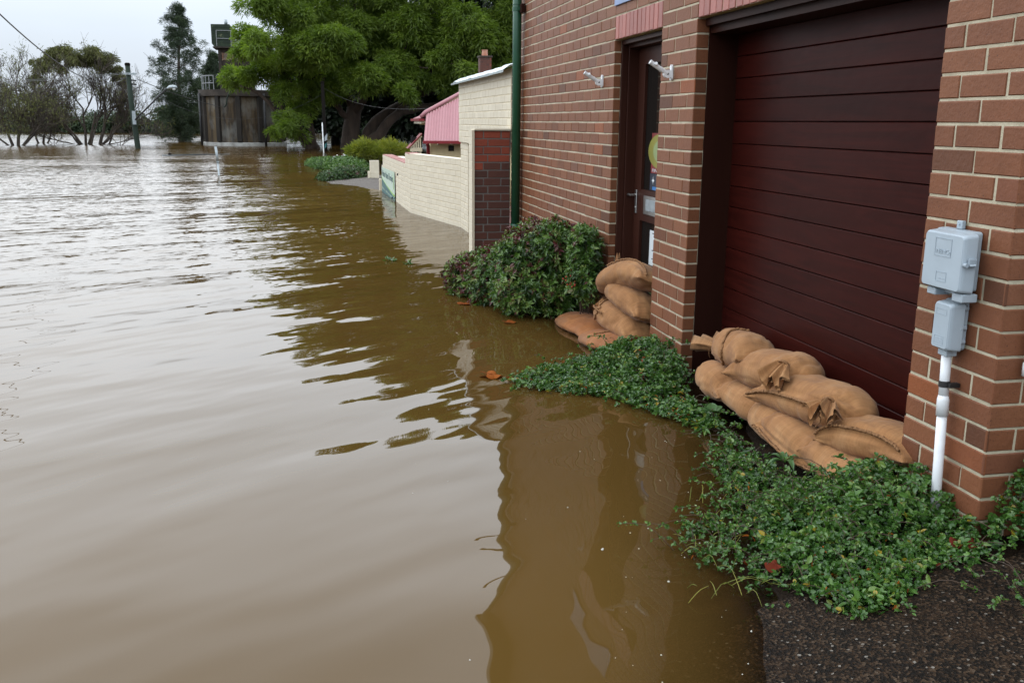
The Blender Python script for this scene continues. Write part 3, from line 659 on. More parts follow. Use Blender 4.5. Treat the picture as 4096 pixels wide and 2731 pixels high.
# downpipe at the far corner
px_, py_ = 10.385, 2.185
mb = MB(); mb.tube([(px_, py_, .47), (px_, py_, 4.45)], .047, 20); mb.tube(curve([(px_, py_, 4.45), (px_, py_, 4.6), (px_, py_ - .04, 4.8), (px_, FY - .14, 5.02)], 10), .047, 20)
mb.tube([(px_, py_, .30), (px_, py_, .48)], .056, 20); mb.tube([(px_, py_, -.3), (px_, py_, .31)], .047, 20)
dp = mb.build('downpipe', 'green_pipe', bld, smooth=True, origin=(px_, py_, 0))
mb = MB(); mb.tube([(px_, py_, 2.735), (px_, py_, 2.775)], .052, 20); mb.tube([(px_, py_, 2.795), (px_, py_, 2.805)], .051, 20); mb.box(px_ - .075, px_ - .047, py_ - .012, py_ + .03, 2.735, 2.775); mb.build('bracket', 'green_pipe', dp)
MB().box(px_ - .13, px_ - .03, FY - .055, FY - .008, 2.71, 2.80, ch=.004).build('mounting_block', 'timber', dp)
# curved bracket arm high on the corner (visible only mirrored in the water)
mb = MB(); mb.tube(curve([(XL - .03, FY - .005, 3.42), (XL - .02, FY - .15, 3.46), (XL, FY - .24, 3.56), (XL, FY - .26, 3.66)], 12), .022, 8); mb.build('bracket_arm', 'black', bld)

# the plaque over the door
mb = MB(); mb.box(6.62, 7.135, FY - .014, FY - .002, 2.432, 2.75, ch=.002)
sg = mb.build('sign_plate', 'blue_sign', origin=(6.88, FY, 2.43)); tag(sg, 'blue plate sign fixed to the bricks above the entrance door', 'sign')

# flagpole holders
def flag_holder(x, z, label):
    t = thing('flagpole_bracket', (x, FY, z), label, 'bracket', 'white flagpole brackets beside the entrance')
    mb = MB(); pts = []
    for k in range(24):
        a = k/24*6.2832; s_ = .0165
        pts.append((x + s_*math.cos(a), FY - .001, z + (.032 if math.sin(a) > 0 else -.032) + s_*math.sin(a)))
    mb.prism(pts, (0, -.012, 0)); 
    mb.build('base_plate', 'white_plastic', t)
    mb = MB(); py0 = FY - .035
    mb.lathe((x - .012, py0, z - .008), [(.026, 0), (.026, .024)], 24, axis=(1, 0, 0)); mb.box(x - .011, x + .011, py0, FY - .013, z - .03, z + .016)
    mb.build('hinge', 'white_plastic', t)
    mb = MB(); d = np.array([0, -.86, .51]); o = np.array([x, py0, z - .006])
    mb.tube([o, o + d*.135], .0145, 20, caps=False); mb.tube([o + d*.135, o + d*.02], .0115, 20); mb.tube([o + d*.129, o + d*.137], .0158, 20, caps=False)
    mb.lathe(o + d*.095 + np.array([-.012, 0, .004]), [(.007, 0), (.007, .010), (.011, .010), (.011, .016)], 6, axis=(-1, -.3, .5))
    mb.tube([o + d*.045, o + d*.055], .0162, 20, caps=False)
    mb.build('socket_tube', 'white_plastic', t, smooth=False)
    MB().lathe((x - .0125, py0, z - .008), [(.007, -.001), (.007, .0)], 12, axis=(1, 0, 0)).build('pivot_bolt', 'black', t)
flag_holder(7.42, 1.903, 'white plastic flagpole bracket on the bricks left of the entrance door')
flag_holder(5.912, 1.898, 'white plastic flagpole bracket on the brick pillar between door and garage')

# grey connection boxes and conduit on the near pillar
t = thing('utility_box', (2.98, FY, 1.02), 'large square pale grey plastic utility box on the near brick pillar', 'utility box', 'grey utility boxes')
def lidbox(mb, x0, x1, z0, z1, y0, y1, taper, ch):
    """raised lid: wide at the wall side (y0), tapered to the face (y1), rounded edges"""
    r0 = [(x0, z0), (x1, z0), (x1, z1), (x0, z1)]
    def ring(ins, y, rad):
        pts = []
        a0, a1, b0, b1 = x0 + ins, x1 - ins, z0 + ins, z1 - ins
        for cx_, cz_, s0 in ((a1 - rad, b1 - rad, 0), (a0 + rad, b1 - rad, 90), (a0 + rad, b0 + rad, 180), (a1 - rad, b0 + rad, 270)):
            for k in range(5):
                a = R(s0 + k*22.5); pts.append((cx_ + rad*math.cos(a), y, cz_ + rad*math.sin(a)))
        return pts
    rings = [ring(0, y0, ch), ring(taper*.4, (y0*.25 + y1*.75), ch), ring(taper*.62, y1 + (y0 - y1)*.10, ch), ring(taper, y1, ch)]
    V = np.array(sum(rings, [])); k = 20
    F = [(i*k + j, i*k + (j + 1) % k, (i + 1)*k + (j + 1) % k, (i + 1)*k + j) for i in range(3) for j in range(k)] + [tuple(range(3*k, 4*k)), tuple(range(k))[::-1]]
    mb.add(V, F)
mb = MB(); lidbox(mb, 2.868, 3.072, 1.018, 1.226, FY - .004, FY - .040, .004, .010); mb.build('back_case', 'grey_plastic', t)
mb = MB(); lidbox(mb, 2.838, 3.062, 1.014, 1.222, FY - .041, FY - .092, .010, .012); lid = mb.build('lid', 'grey_plastic', t)
fy = FY - .0921
def frame_rect(mb, x0, x1, z0, z1, w_, y, d=.0012):
    mb.box(x0, x1, y - d, y, z1 - w_, z1); mb.box(x0, x1, y - d, y, z0, z0 + w_); mb.box(x0, x0 + w_, y - d, y, z0 + w_, z1 - w_); mb.box(x1 - w_, x1, y - d, y, z0 + w_, z1 - w_)
mb = MB(); frame_rect(mb, 2.905, 2.994, 1.134, 1.198, .0020, fy); mb.build('raised_frame', 'grey_raised', lid)
mb = MB(); frame_rect(mb, 2.918, 2.974, 1.046, 1.080, .0013, fy); mb.box(2.92, 2.94, fy - .001, fy, 1.055, 1.058); mb.box(2.945, 2.962, fy - .001, fy, 1.055, 1.058); mb.build('raised_frame', 'grey_raised', lid)
text_part('lettering', 'NBNCo', .024, lid, (2.985, fy, 1.143), ux, vz, ny, 'grey_raised', .0012)
MB().box(2.990, 3.040, FY - .075, FY - .012, .988, 1.0135, ch=.003).build('cable_entry', 'grey_plastic', t); MB().box(2.845, 2.900, FY - .075, FY - .012, .984, 1.0135, ch=.003).build('cable_entry', 'grey_plastic', t); MB().box(2.901, 2.989, FY - .04, FY - .012, 1.0, 1.0135).build('lower_lip', 'grey_plastic', t)
mb = MB(); mb.box(2.962, 2.992, FY - .018, FY - .002, 1.2265, 1.256, ch=.002); mb.lathe((2.977, FY - .018, 1.244), [(.004, 0), (.004, .004)], 10, axis=(0, -1, 0)); mb.build('mounting_lug', 'grey_raised', t)
mb = MB(); mb.box(2.826, 2.8375, FY - .075, FY - .045, 1.112, 1.140, ch=.002); mb.lathe((2.832, FY - .082, 1.118), [(.008, -.006), (.008, .010)], 12, axis=(1, 0, 0)); mb.tube([(2.822, FY - .075, 1.118), (2.812, FY - .06, 1.120)], .0045, 8); mb.build('latch', 'grey_raised', t)
t = thing('utility_box', (2.93, FY, .79), 'small narrow grey plastic utility box under the large square one', 'utility box', 'grey utility boxes')
mb = MB(); lidbox(mb, 2.893, 2.995, .800, .980, FY - .004, FY - .030, .004, .014)
for z_ in (.955, .885, .835): mb.lathe((2.893, FY - .018, z_), [(.010, -.008), (.010, .008)], 10, axis=(0, 1, 0))
mb.build('back_case', 'grey_plastic', t)
mb = MB(); lidbox(mb, 2.876, 2.978, .800, .976, FY - .031, FY - .085, .010, .010); lid = mb.build('lid', 'grey_plastic', t)
fy = FY - .0851; mb = MB(); frame_rect(mb, 2.90, 2.957, .930, .950, .0012, fy, .0008); mb.build('raised_frame', 'grey_raised', lid)
mb = MB(); frame_rect(mb, 2.905, 2.955, .820, .853, .0012, fy, .0008)
for k in range(3): mb.box(2.911, 2.949 - .008*(k % 2), fy - .0008, fy, .827 + k*.008, .8295 + k*.008)
mb.build('raised_frame', 'grey_raised', lid)
MB().lathe((2.884, FY - .040, .884), [(.008, -.004), (.008, .006), (.0045, .007)], 12, axis=(-1, -.5, 0)).build('screw', 'grey_raised', t)
MB().box(2.912, 2.962, FY - .06, FY - .015, .776, .7995, ch=.003).build('cable_entry', 'grey_plastic', t)
t = thing('conduit', (2.93, FY - .035, 0), 'white plastic conduit running down the near brick pillar from the grey boxes', 'pipe')
cxy = lambda z: (2.936 - (.776 - z)*.058, FY - .040, z)
mb = MB(); mb.tube([cxy(.60), cxy(.7755)], .0175, 18); mb.tube([cxy(.05), cxy(.585)], .0178, 18); mb.build('pipe', 'white_plastic', t, smooth=True)
mb = MB(); mb.tube([cxy(.552), cxy(.612), cxy(.628)], [.0215, .0215, .0178], 18); mb.build('coupling', 'white_plastic', t, smooth=True)
mb = MB(); mb.tube([cxy(.660), cxy(.682)], .0202, 18); mb.box(2.895, 2.914, FY - .042, FY - .002, .663, .679); mb.build('strap', 'black', t)
mb = MB(); mb.tube([(2.70, 2.355, .765), (2.70, 2.355, 1.5)], .0145, 16); mb.tube([(2.70, 2.355, .755), (2.70, 2.355, .80)], .0165, 16)
tag(mb.build('drain_pipe', 'white_plastic', smooth=True, origin=(2.70, 2.355, .765)), 'short white pipe end on the shaded side of the near brick corner', 'pipe')

# ------------------------------------------------------------------ neighbouring cream walls, pier, cottage
rc = np.random.RandomState(21)
def wall_brick(mb, o, u, nn, length, z0, z1, course_h=.086, full=.23, tfun=None, mat=0, d=.004, first0=.11, topf=None):
    """rows of painted bricks on a plane"""
    o = np.array(o, float); k = 0; z = z1
    global rb
    while z - course_h > z0 - course_h:
        s_ = 0; L = first0 if k % 2 else full
        while s_ < length - .01:
            e_ = min(s_ + L, length)
            zz = z - .004
            if topf is not None and zz > topf((s_ + e_)/2) - .01: pass
            elif e_ - s_ > .012:
                brick(mb, o, u, nn, s_ + .004, e_ - .004, z - course_h + .006, zz - .003, float(np.clip(rc.normal(.5, .2), 0, 1)) if tfun is None else tfun(s_, z), mat, d=d, ch=.003)
            s_ = e_; L = full
        z -= course_h; k += 1
# tall cream wall running on from the brick facade, with a doorway hidden behind the pier
TY = 2.16
t = thing('tall_wall', (12.5, TY, 0), 'tall cream painted brick wall with a sloping metal flashing, just past the green downpipe', 'wall')
mb = MB()
wall_brick(mb, (10.57, TY, 0), (1, 0, 0), (0, -1, 0), 3.89, 1.36, 2.14 + .005)
wall_brick(mb, (13.78, TY + .03, 0), (1, 0, 0), (0, -1, 0), .70, -.3, 1.355)
wall_brick(mb, (13.776, TY + .034, 0), (0, 1, 0), (-1, 0, 0), .3, -.3, 1.355)
mb.build('brickwork', 'cream', t, origin=(12.5, TY, 0))
mb = MB(); mb.box(10.56, 14.462, TY + .003, TY + .30, 1.362, 2.165); mb.box(13.779, 14.482, TY + .0335, TY + .30, -.5, 1.3615); mb.build('mortar_bed', 'cream_joint', t, origin=(12.5, TY, 0))
mb = MB()
for k in range(28): brick(mb, (10.556, TY + .004, 0), (0, 1, 0), (-1, 0, 0), .004, .235, 2.16 - .086*(k + 1) + .006, 2.16 - .086*k - .006, rc.uniform(0, .45), d=.004)
mb.build('end_brickwork', 'pier_old', t, origin=(10.556, TY, 0))
mb = MB(); a0, a1 = 10.50, 14.56
xs_ = np.linspace(a0, a1, 30); V = []; 
for x in xs_:
    zz = 2.175 + .006*math.sin(x*9) + (.012 if 10.7 < x < 10.95 else 0); V += [(x, TY - .10, zz - .045 + .01*math.sin(x*5)), (x, TY - .03, zz + .012), (x, TY + .32, zz + .10)]
F = [(i*3 + j, i*3 + j + 3, i*3 + j + 4, i*3 + j + 1) for i in range(29) for j in (0, 1)]
V2 = [(x, y, z + .004) for x, y, z in V]; mb.add(V, F); mb.add(V2, F); mb.box(a0, a1, TY - .102, TY - .0985, 2.115, 2.14); mb.build('flashing', 'flash', t)

# brick pier projecting from the corner: bare brick face, cream painted side
t = thing('brick_pier', (10.6, 1.95, 0), 'short brick pier with dark bare face and cream painted edge, beside the green downpipe', 'pier')
mb = MB()
def pt_(s_, z): return float(rc.uniform(.62, 1)) if (z > 1.19 and z < 1.52) or (z > 1.10 and s_ < .05) else float(rc.uniform(0, .42))
k = 0; z = 1.49
while z > -.25:
    lens = [(.004, .10), (.112, .30), (.31, .405)] if k % 2 == 0 else [(.004, .15), (.162, .405)]
    for s0, s1 in lens: brick(mb, (10.55, 1.745, 0), (0, 1, 0), (-1, 0, 0), s0, s1, z - .086 + .006, z - .006, pt_(s0, z), d=.005)
    z -= .086; k += 1
mb.build('bare_brick_face', 'pier_old', t, origin=(10.55, 1.9, 0))
mb = MB(); mb.box(10.5545, 10.74, 1.748, 2.155, -.5, 1.493); mb.build('mortar_bed', 'pier_joint', t, origin=(10.55, 1.9, 0))
mb = MB(); mb.box(10.53, 10.76, 1.722, 1.7475, -.5, 1.497, tint=.5); mb.box(10.53, 10.76, 1.748, 2.155, 1.4935, 1.512)
for k in range(18): mb.box(10.527, 10.763, 1.7195, 1.7225, 1.46 - k*.086 - .036, 1.46 - k*.086 + .036, tint=rc.uniform(.3, .8), ch=.0)
mb.build('painted_side', 'cream', t)

# low cream garden wall, bending towards the street, stepped top
gw = thing('garden_wall', (17.0, 1.7, 0), 'low cream painted brick garden wall with stepped top, standing in the water past the tall wall', 'wall')
P0, P1, P2 = np.array([14.48, 2.19, 0]), np.array([16.98, 1.66, 0]), np.array([22.45, 1.57, 0])
mb = MB(); bed = MB()
def wall_run(a, b_, ztop, off=0., first0=.11):
    d = b_ - a; L = np.linalg.norm(d[:2]); u = d/L; nn = np.array([u[1], -u[0], 0.])
    wall_brick(mb, a, u, nn, L, -.4, ztop, first0=first0, d=.003)
    q = -nn; bed_a = a + q*.0025
    bed.prism([bed_a + [0, 0, -.5], bed_a + u*L + [0, 0, -.5], bed_a + u*L + [0, 0, ztop - .003], bed_a + [0, 0, ztop - .003]], q*.22)
    return u, nn, L
wall_run(P0, P1, 1.02); step = P1 + (P2 - P1)*(.75/5.47)
wall_run(P1, step, 1.02); wall_run(step, P2, .83)
mb.build('brickwork', 'cream', gw, origin=(17, 1.7, 0))
E_ = P2 + np.array([0, .004, 0]); 
bed.build('mortar_bed', 'cream_joint', gw, origin=(17, 1.7, 0))
cp = MB()
for a, b_, zt_ in ((P1, step, 1.02), (step, P2, .83)):
    d = b_ - a; L = np.linalg.norm(d); u = d/L; nn = np.array([u[1], -u[0], 0.]); k = int(L/.09)
    for q in range(k):
        c0 = a + u*(q*L/k + .004) - nn*.004; c1 = a + u*((q + 1)*L/k - .004) - nn*.004; zz = np.array([0, 0, zt_ + rc.uniform(-.002, .002)])
        cp.prism([c0 + zz, c1 + zz, c1 - nn*.21 + zz, c0 - nn*.21 + zz], (0, 0, .012))
cp.build('coping', 'coping', gw, origin=(17, 1.7, 0))
cp = MB(); d = unit(P1 - P0); q_ = -np.array([d[1], -d[0], 0.]); cp.prism([P0 + [0, 0, 1.02], P1 + [0, 0, 1.02], P1 + q_*.21 + [0, 0, 1.02], P0 + q_*.21 + [0, 0, 1.02]], (0, 0, .012)); cp.build('painted_top', 'cream', gw)
mb = MB(); mb.box(21.3, 22.44, 1.80, 2.05, -.3, .80, tint=.6); mb.build('inner_pier', 'cream', gw)
for k, (x, z) in enumerate(((18.35, .60), (18.9, .13), (19.75, .05))): MB().lathe((x, 1.60 + .0, z), [(.022, .03), (.022, .048), (.014, .055)], 8, axis=(0, -1, 0)).build('bolt', 'dark_hole', gw)

# sign board
sx0, sx1, syy = 19.52, 22.48, 1.575
t = thing('sign_board', (21, syy, 0), 'pale green sign with a teal wave on the cream garden wall, foot in the water', 'sign')
def sy(x): return 1.66 + (1.57 - 1.66)*(x - 16.98)/5.47 - .022
def spoly(mb, pts, off): 
    V = [(x, sy(x) - off, z) for x, z in pts]; mb.prism(V, (0, -.003, 0))
M['sign_pale'] = mat_noise('sign_pale', [(.3, (.47, .58, .48)), (.7, (.54, .64, .54))], 3, .4, mapscale=(1, 1, .1)); M['sign_teal'] = plain('sign_teal', (.018, .11, .115), .4); M['sign_lime'] = plain('sign_lime', (.26, .46, .06), .4); M['sign_text'] = plain('sign_text', (.035, .085, .095), .5)
mb = MB(); spoly(mb, [(sx1, -.06), (sx1, .555), (sx0, .585), (sx0, -.06)], 0); mb.build('panel', 'sign_pale', t)
# wave: left side of the sign is the far (large X) end
tt = np.linspace(0, 1, 24); wz = lambda s_: .325 - .155*np.clip(s_/.42, 0, 1)**.55 - .10*np.clip((s_ - .45)/.55, 0, 1)**1.6 + .02*np.sin(s_*6.28)
xw = sx1 + (sx0 - sx1)*tt
top = [(x, float(wz(s_))) for x, s_ in zip(xw, tt)]
mb = MB(); spoly(mb, [(xx, zz) for xx, zz in top] + [(sx0, -.06), (sx1, -.06)], .0035); mb.build('wave', 'sign_teal', t)
lw = lambda s_: .012 + .03*s_*s_ + .05*max(0, .12 - s_)
mb = MB()
for i in range(23):
    s0, s1 = tt[i], tt[i + 1]; spoly(mb, [(xw[i], wz(s0) + .008), (xw[i + 1], wz(s1) + .008), (xw[i + 1], wz(s1) + .008 + lw(s1)), (xw[i], wz(s0) + .008 + lw(s0))], .0038)
spoly(mb, [(19.75, .22), (19.70, .40), (19.78, .55), (19.72, .40), (19.68, .22)], .0038)
mb.build('lime_stripe', 'sign_lime', t)
dd = unit(np.array([sx0 - sx1, sy(sx0) - sy(sx1), 0]))
text_part('lettering', 'Windsor Natural Therapies', .205, t, (22.36, sy(22.36) - .0045, .36), tuple(dd), (0, 0, 1), (0, -1, 0), 'sign_text', .0008, 1.10)
mb = MB()
for k in range(34):
    if k in (9, 10, 22): continue
    x = 22.38 - k*.082; zb_ = .075 - .002*k; mb.box(x - .055*rc.uniform(.5, 1), x, sy(x) - .0085, sy(x) - .0072, zb_, zb_ + .045*rc.uniform(.6, 1.1))
mb.build('small_print', 'sign_pale', t)

# gate posts
def post(x0, x1, y0, y1, h_, label, group=None):
    mb = MB()
    if x1 - x0 > .19:
        wall_brick(mb, (x0, y0, 0), (0, 1, 0), (-1, 0, 0), y1 - y0, -.3, h_, d=.003); wall_brick(mb, (x0, y0, 0), (1, 0, 0), (0, -1, 0), x1 - x0, -.3, h_, d=.003)
        mb.box(x0 + .002, x1, y0 + .002, y1, -.4, h_ - .004)
        mb.box(x0, x1, y0, y1, h_ + .0005, h_ + .015)
    else: mb.box(x0, x1, y0, y1, -.4, h_, ch=.012)
    o = mb.build('gate_post', 'cream', origin=((x0 + x1)/2, (y0 + y1)/2, 0)); tag(o, label, 'post', group)
post(26.02, 26.25, 1.48, 1.72, .54, 'wide cream brick gate post left of the sign wall, beside the hedge')
post(26.0, 26.07, 1.415, 1.485, .28, 'small cream post against the hedge, left of the wide brick gate post')
post(22.62, 22.70, 1.49, 1.555, .27, 'small cream post in the water at the left end of the sign wall')
mb = MB(); mb.box(24.6, 24.66, 1.70, 1.76, -.3, .50, ch=.008); tag(mb.build('gate_post', 'trim_cream', origin=(24.6, 1.7, 0)), 'thin pale post half hidden behind the sign wall end', 'post')

# cottage with pink corrugated roof
ct = thing('cottage', (27.5, 4.2, 0), 'cream cottage with pink corrugated iron roof, dark red gutters and a brick chimney', 'house')
mb = MB(); mb.box(26.45, 27.35, 3.16, 8.5, -.6, 1.30); mb.box(27.3505, 34, 4.1, 8.5, -.6, 1.66); mb.build('wall', 'cottage_cream', ct, origin=(27.5, 4, 0))
# roof face: eave at X 26 rising away; the top edge follows the hip
nU, nV = 150, 10; V = []
for i in range(nU + 1):
    s_ = i/nU; yb = 2.93 + s_*3.0
    zt_ = 1.78 + max(0, yb - 2.93)*.520; zt_ = min(zt_, 3.0); xt = 26.0 + (zt_ - 1.07)*1.35
    ytop = yb + (zt_ - 1.07)*(.26 - .1*s_)
    for j in range(nV + 1):
        q = j/nV; rip_ = .019*math.sin(yb/.076*6.2832)
        V.append((26.0 + (xt - 26.0)*q - rip_*.6, yb + (ytop - yb)*q, 1.07 + (zt_ - 1.07)*q + rip_*.8))
F = [(i*(nV + 1) + j, (i + 1)*(nV + 1) + j, (i + 1)*(nV + 1) + j + 1, i*(nV + 1) + j + 1) for i in range(nU) for j in range(nV)]
mb = MB(); mb.add(V, F); mb.add([(x + .02, y, z - .02) for x, y, z in V], F)
rf = mb.build('roof', 'pink_roof', ct, smooth=True)
# hip capping and the far slope behind it
hip = [(26.98, 2.97, 1.72)] + [(26.0 + (zz - 1.07)*1.35, yy, zz) for yy, zz in ((3.10, 1.84), (3.9, 2.24), (4.9, 2.74), (5.6, 3.02))]
mb = MB(); mb.tube(hip, .055, 8); mb.build('hip_capping', 'pink_roof', rf, smooth=True)
mb = MB(); mb.prism([(26.96, 2.96, 1.70), (27.05, 3.10, 1.80), (28.3, 4.9, 2.70), (28.7, 4.9, 2.56), (29.2, 2.96, 1.665)], (0, 0, -.03)); mb.build('street_slope', 'pink_roof', rf)
mb = MB(); mb.box(26.90, 29.2, 2.90, 2.96, 1.60, 1.665); mb.box(26.9, 26.96, 2.961, 3.06, 1.60, 1.665); mb.box(25.94, 25.995, 2.90, 6.2, 1.01, 1.085); mb.build('gutter', 'red_gutter', ct)
mb = MB(); mb.prism([(26.99, 2.98, 1.60), (26.99, 3.16, 1.60), (26.99, 3.16, 1.50), (26.99, 3.06, 1.55), (26.99, 2.98, 1.53)], (2.0, 0, 0)); mb.build('fascia', 'trim_cream', ct)
mb = MB(); mb.tube([(26.42, 3.10, -.4), (26.42, 3.10, .93), (26.2, 3.05, 1.0)], .05, 12); mb.build('downpipe', 'red_gutter', ct, smooth=True)
for yy in (3.35, 3.72): MB().box(26.2, 26.449, yy - .02, yy + .02, .97, 1.02).build('rafter_tail', 'trim_cream', ct)
mb = MB(); mb.box(26.425, 26.4495, 3.66, 3.81, .80, .95); vn = mb.build('vent', 'dark_timber', ct)
MB().box(26.415, 26.4245, 3.68, 3.79, .82, .93).build('mesh', 'dark_hole', vn)
# small lattice gable of the porch
gp = [(27.3, 2.64, .86), (27.3, 3.02, 1.24), (27.3, 3.02, .83), (27.3, 2.70, .76)]
mb = MB(); mb.prism([(27.3, 2.66, .84), (27.3, 3.03, 1.215), (27.3, 3.03, 1.165), (27.3, 2.72, .85)], (.03, 0, 0)); mb.box(27.3, 27.33, 2.69, 3.03, .765, .865)
for k, yy in enumerate((2.80, 2.86, 2.92, 2.98)): mb.box(27.303, 27.328, yy - .018, yy + .018, .8655, .87 + (yy - 2.72)*.96)
for a in np.linspace(.15, 2.99, 9): mb.box(27.305, 27.326, 2.87 + .13*math.cos(a) - .006, 2.87 + .13*math.cos(a) + .006, .66 + .02*math.sin(a), .7645)
mb.box(27.30, 27.33, 2.72, 3.03, .64, .672); pg_ = mb.build('porch_gable', 'trim_cream', ct)
MB().prism([(27.26, 2.62, .845), (27.26, 3.03, 1.265), (27.26, 3.03, 1.235), (27.26, 2.645, .84)], (.6, 0, 0)).build('barge_roof', 'red_gutter', pg_)
MB().box(27.5, 27.55, 2.74, 3.05, .2, 1.15).build('recess', 'dark_hole', pg_)
mb = MB(); k = 0
cx0, cx1, cyy0, cyy1 = 30.0, 30.36, 5.155, 5.51
for r_ in range(14):
    for c_ in range(3):
        s0 = c_*.118 - (.05 if r_ % 2 else 0); brick(mb, (cx0, cyy0, 0), (0, 1, 0), (-1, 0, 0), max(0, s0) + .003, min(.355, s0 + .118) - .003, 2.33 + r_*.086, 2.41 + r_*.086, rc.uniform(0, .4), d=.003)
    brick(mb, (cx0, cyy0, 0), (1, 0, 0), (0, -1, 0), .003, .35, 2.33 + r_*.086, 2.41 + r_*.086, rc.uniform(0, .4), d=.003)
mb.box(cx0 + .003, cx1, cyy0 + .003, cyy1, 1.9, 3.53)
ch = mb.build('chimney', 'pier_old', ct, origin=(30.2, 5.3, 2.3))
MB().box(cx0 - .03, cx1 + .03, cyy0 - .03, cyy1 + .03, 3.5305, 3.585, ch=.008).build('cap', 'tank_rim', ch)
MB().lathe((30.18, 5.33, 3.5855), [(.10, 0), (.085, .15), (.095, .152), (.095, .18), (.07, .18)], 20).build('chimney_pot', 'terracotta', ch, smooth=False)

# ------------------------------------------------------------------ sandbags
def sandbag(label, ctrl, b, c, ends, seed, mat='burlap', roll=0., seams=(), frill=(None, None), knot=None, rings=(), group='hessian sandbags', flat=.78, sag=0., power=.88):
    rng = np.random.RandomState(seed)
    A, Mp, B = [np.array(q, float) for q in ctrl]
    nT, nA = 64, 56
    t = np.linspace(0, 1, nT); t = .5 - .5*np.cos(np.pi*t)*(.55 + .45*np.abs(np.cos(np.pi*t)))    # denser rings at the ends
    t[0], t[-1] = 0, 1
    Q = 2*Mp - .5*(A + B)
    P = (1 - t)[:, None]**2*A + (2*t*(1 - t))[:, None]*Q + (t**2)[:, None]*B
    T = unit(np.gradient(P, t, axis=0)); UP = np.array([0, 0, 1.]); 
    S_ = unit(np.cross(UP, T)); U = np.cross(T, S_)      # S_ points to the street side
    ro = R(roll); S2 = S_*math.cos(ro) + U*math.sin(ro); U2 = U*math.cos(ro) - S_*math.sin(ro)
    L = np.linalg.norm(np.diff(P, axis=0), axis=1).sum()
    def prof(s, kind):
        s = np.clip(s, 0, 1)
        if kind == 'seam': return .86 + .14*s + .16*(1 - s)**5, (1 - (1 - s)**2.4)**.62
        if kind == 'tie': v = .13 + .87*(1 - (1 - s)**2.2)**.62; return v, v*1.0
        v = (1 - (1 - s)**2.5)**.5; return v, v
    we = .42
    wA, hA = prof(t/we, ends[0]); wB, hB = prof((1 - t)/we, ends[1])
    W_ = b*wA*wB; H_ = c*hA*hB
    a = np.linspace(0, 2*np.pi, nA, endpoint=False)
    ca, sa = np.cos(a), np.sin(a)
    cx_ = np.sign(ca)*np.abs(ca)**power; cy_ = np.sign(sa)*np.abs(sa)**.92; cy_ = np.where(cy_ < 0, cy_*flat, cy_)
    V = P[:, None] + W_[:, None, None]*cx_[None, :, None]*S2[:, None] + H_[:, None, None]*cy_[None, :, None]*U2[:, None]
    nrm = cx_[None, :, None]*S2[:, None] + cy_[None, :, None]*U2[:, None]
    # folds: lumps everywhere, pleats fanning out of tied necks, creases near seams
    off = np.zeros((nT, nA)); sd_ = seed*3.7
    for i in range(nT):
        for j in range(nA):
            x, y, z = V[i, j]; off[i, j] = .009*mnoise.noise((x*6 + sd_, y*6, z*6)) + .0035*mnoise.noise((x*17, y*17 + sd_, z*17))
            ridge = 1 - abs(mnoise.noise((x*5 + sd_, y*9 - sd_, z*11)))*2.2
            off[i, j] -= .007*max(0, ridge - .62)/.38
    for kind, s in ((ends[0], t), (ends[1], 1 - t)):
        if kind == 'tie':
            k1, k2 = rng.randint(9, 12), rng.randint(15, 19); fade = np.clip(1 - s/.30, 0, 1)**1.2
            off += fade[:, None]*(.016*np.cos(k1*a + rng.uniform(0, 6))[None, :]*(.5 + .5*np.sin(a*2 + seed)[None, :]) + .009*np.cos(k2*a + rng.uniform(0, 6))[None, :])*np.clip(s/.05, .12, 1)[:, None]
        elif kind == 'seam':
            k1 = rng.randint(7, 11); fade = np.clip(1 - s/.22, 0, 1)**1.5; off += fade[:, None]*.008*np.cos(k1*a*1.0 + rng.uniform(0, 6))[None, :]*np.clip(s/.05, 0, 1)[:, None]
    for th, t0, t1, w_ in [(q + (.10,))[:4] if len(q) == 3 else q for q in seams]:
        d = np.abs((a - th + np.pi) % (2*np.pi) - np.pi); m_ = ((t > t0) & (t < t1)).astype(float); off += m_[:, None]*(.012*np.exp(-(d/.07)**2) - .010*np.exp(-((d - .16)/.10)**2))[None, :]
    if knot is not None:      # pleats radiating from a mouth tied on the bag's face
        kd = V - np.array(knot, float); fd = unit(np.array([f_ for f_ in frill if f_ is not None][0], float)); e1 = unit(np.cross(fd, [0.3, .2, 1.])); e2 = np.cross(fd, e1); dist = np.linalg.norm(kd, axis=-1)
        off += (.014*np.cos(12*np.arctan2(kd @ e2, kd @ e1) + seed) + .006)*np.exp(-(dist/.11)**2)
    V = V + nrm*off[..., None]
    V[:, :, 2] -= sag*np.sin(np.pi*t)[:, None]
    fab = np.stack([np.broadcast_to((t*L)[:, None], (nT, nA)), np.broadcast_to((a*(b + c)*.5)[None, :], (nT, nA)), np.full((nT, nA), seed*.37)], -1)
    i = np.arange(nT - 1)[:, None]*nA; j = np.arange(nA)[None, :]; jn = (j + 1) % nA
    F = [np.stack([i + j, i + jn, i + jn + nA, i + j + nA], -1).reshape(-1, 4), np.array([list(range(nA))[::-1], list(range((nT - 1)*nA, nT*nA))])]
    base = (A + B)/2; o_ = (base[0], base[1], min(A[2], B[2]) - c*flat)
    root = thing('sandbag', o_, label, 'sandbag', group)
    mb = MB(); mb.add(V.reshape(-1, 3), F, fab=fab.reshape(-1, 3)); mb.build('sack', mat, root, smooth=True, origin=o_, attrs=('tint', 'fab'))
    # stitched seams
    def cordline(pts, r_=.0062):
        pts = np.asarray(pts); n_ = len(pts); mb_ = MB()
        jit = rng.normal(0, .0011, pts.shape); rr_ = r_*(1 + .28*np.sin(np.arange(n_)*2.1) + .15*rng.normal(size=n_))
        mb_.tube(pts + jit, np.clip(rr_, r_*.5, r_*1.6), 6); return mb_
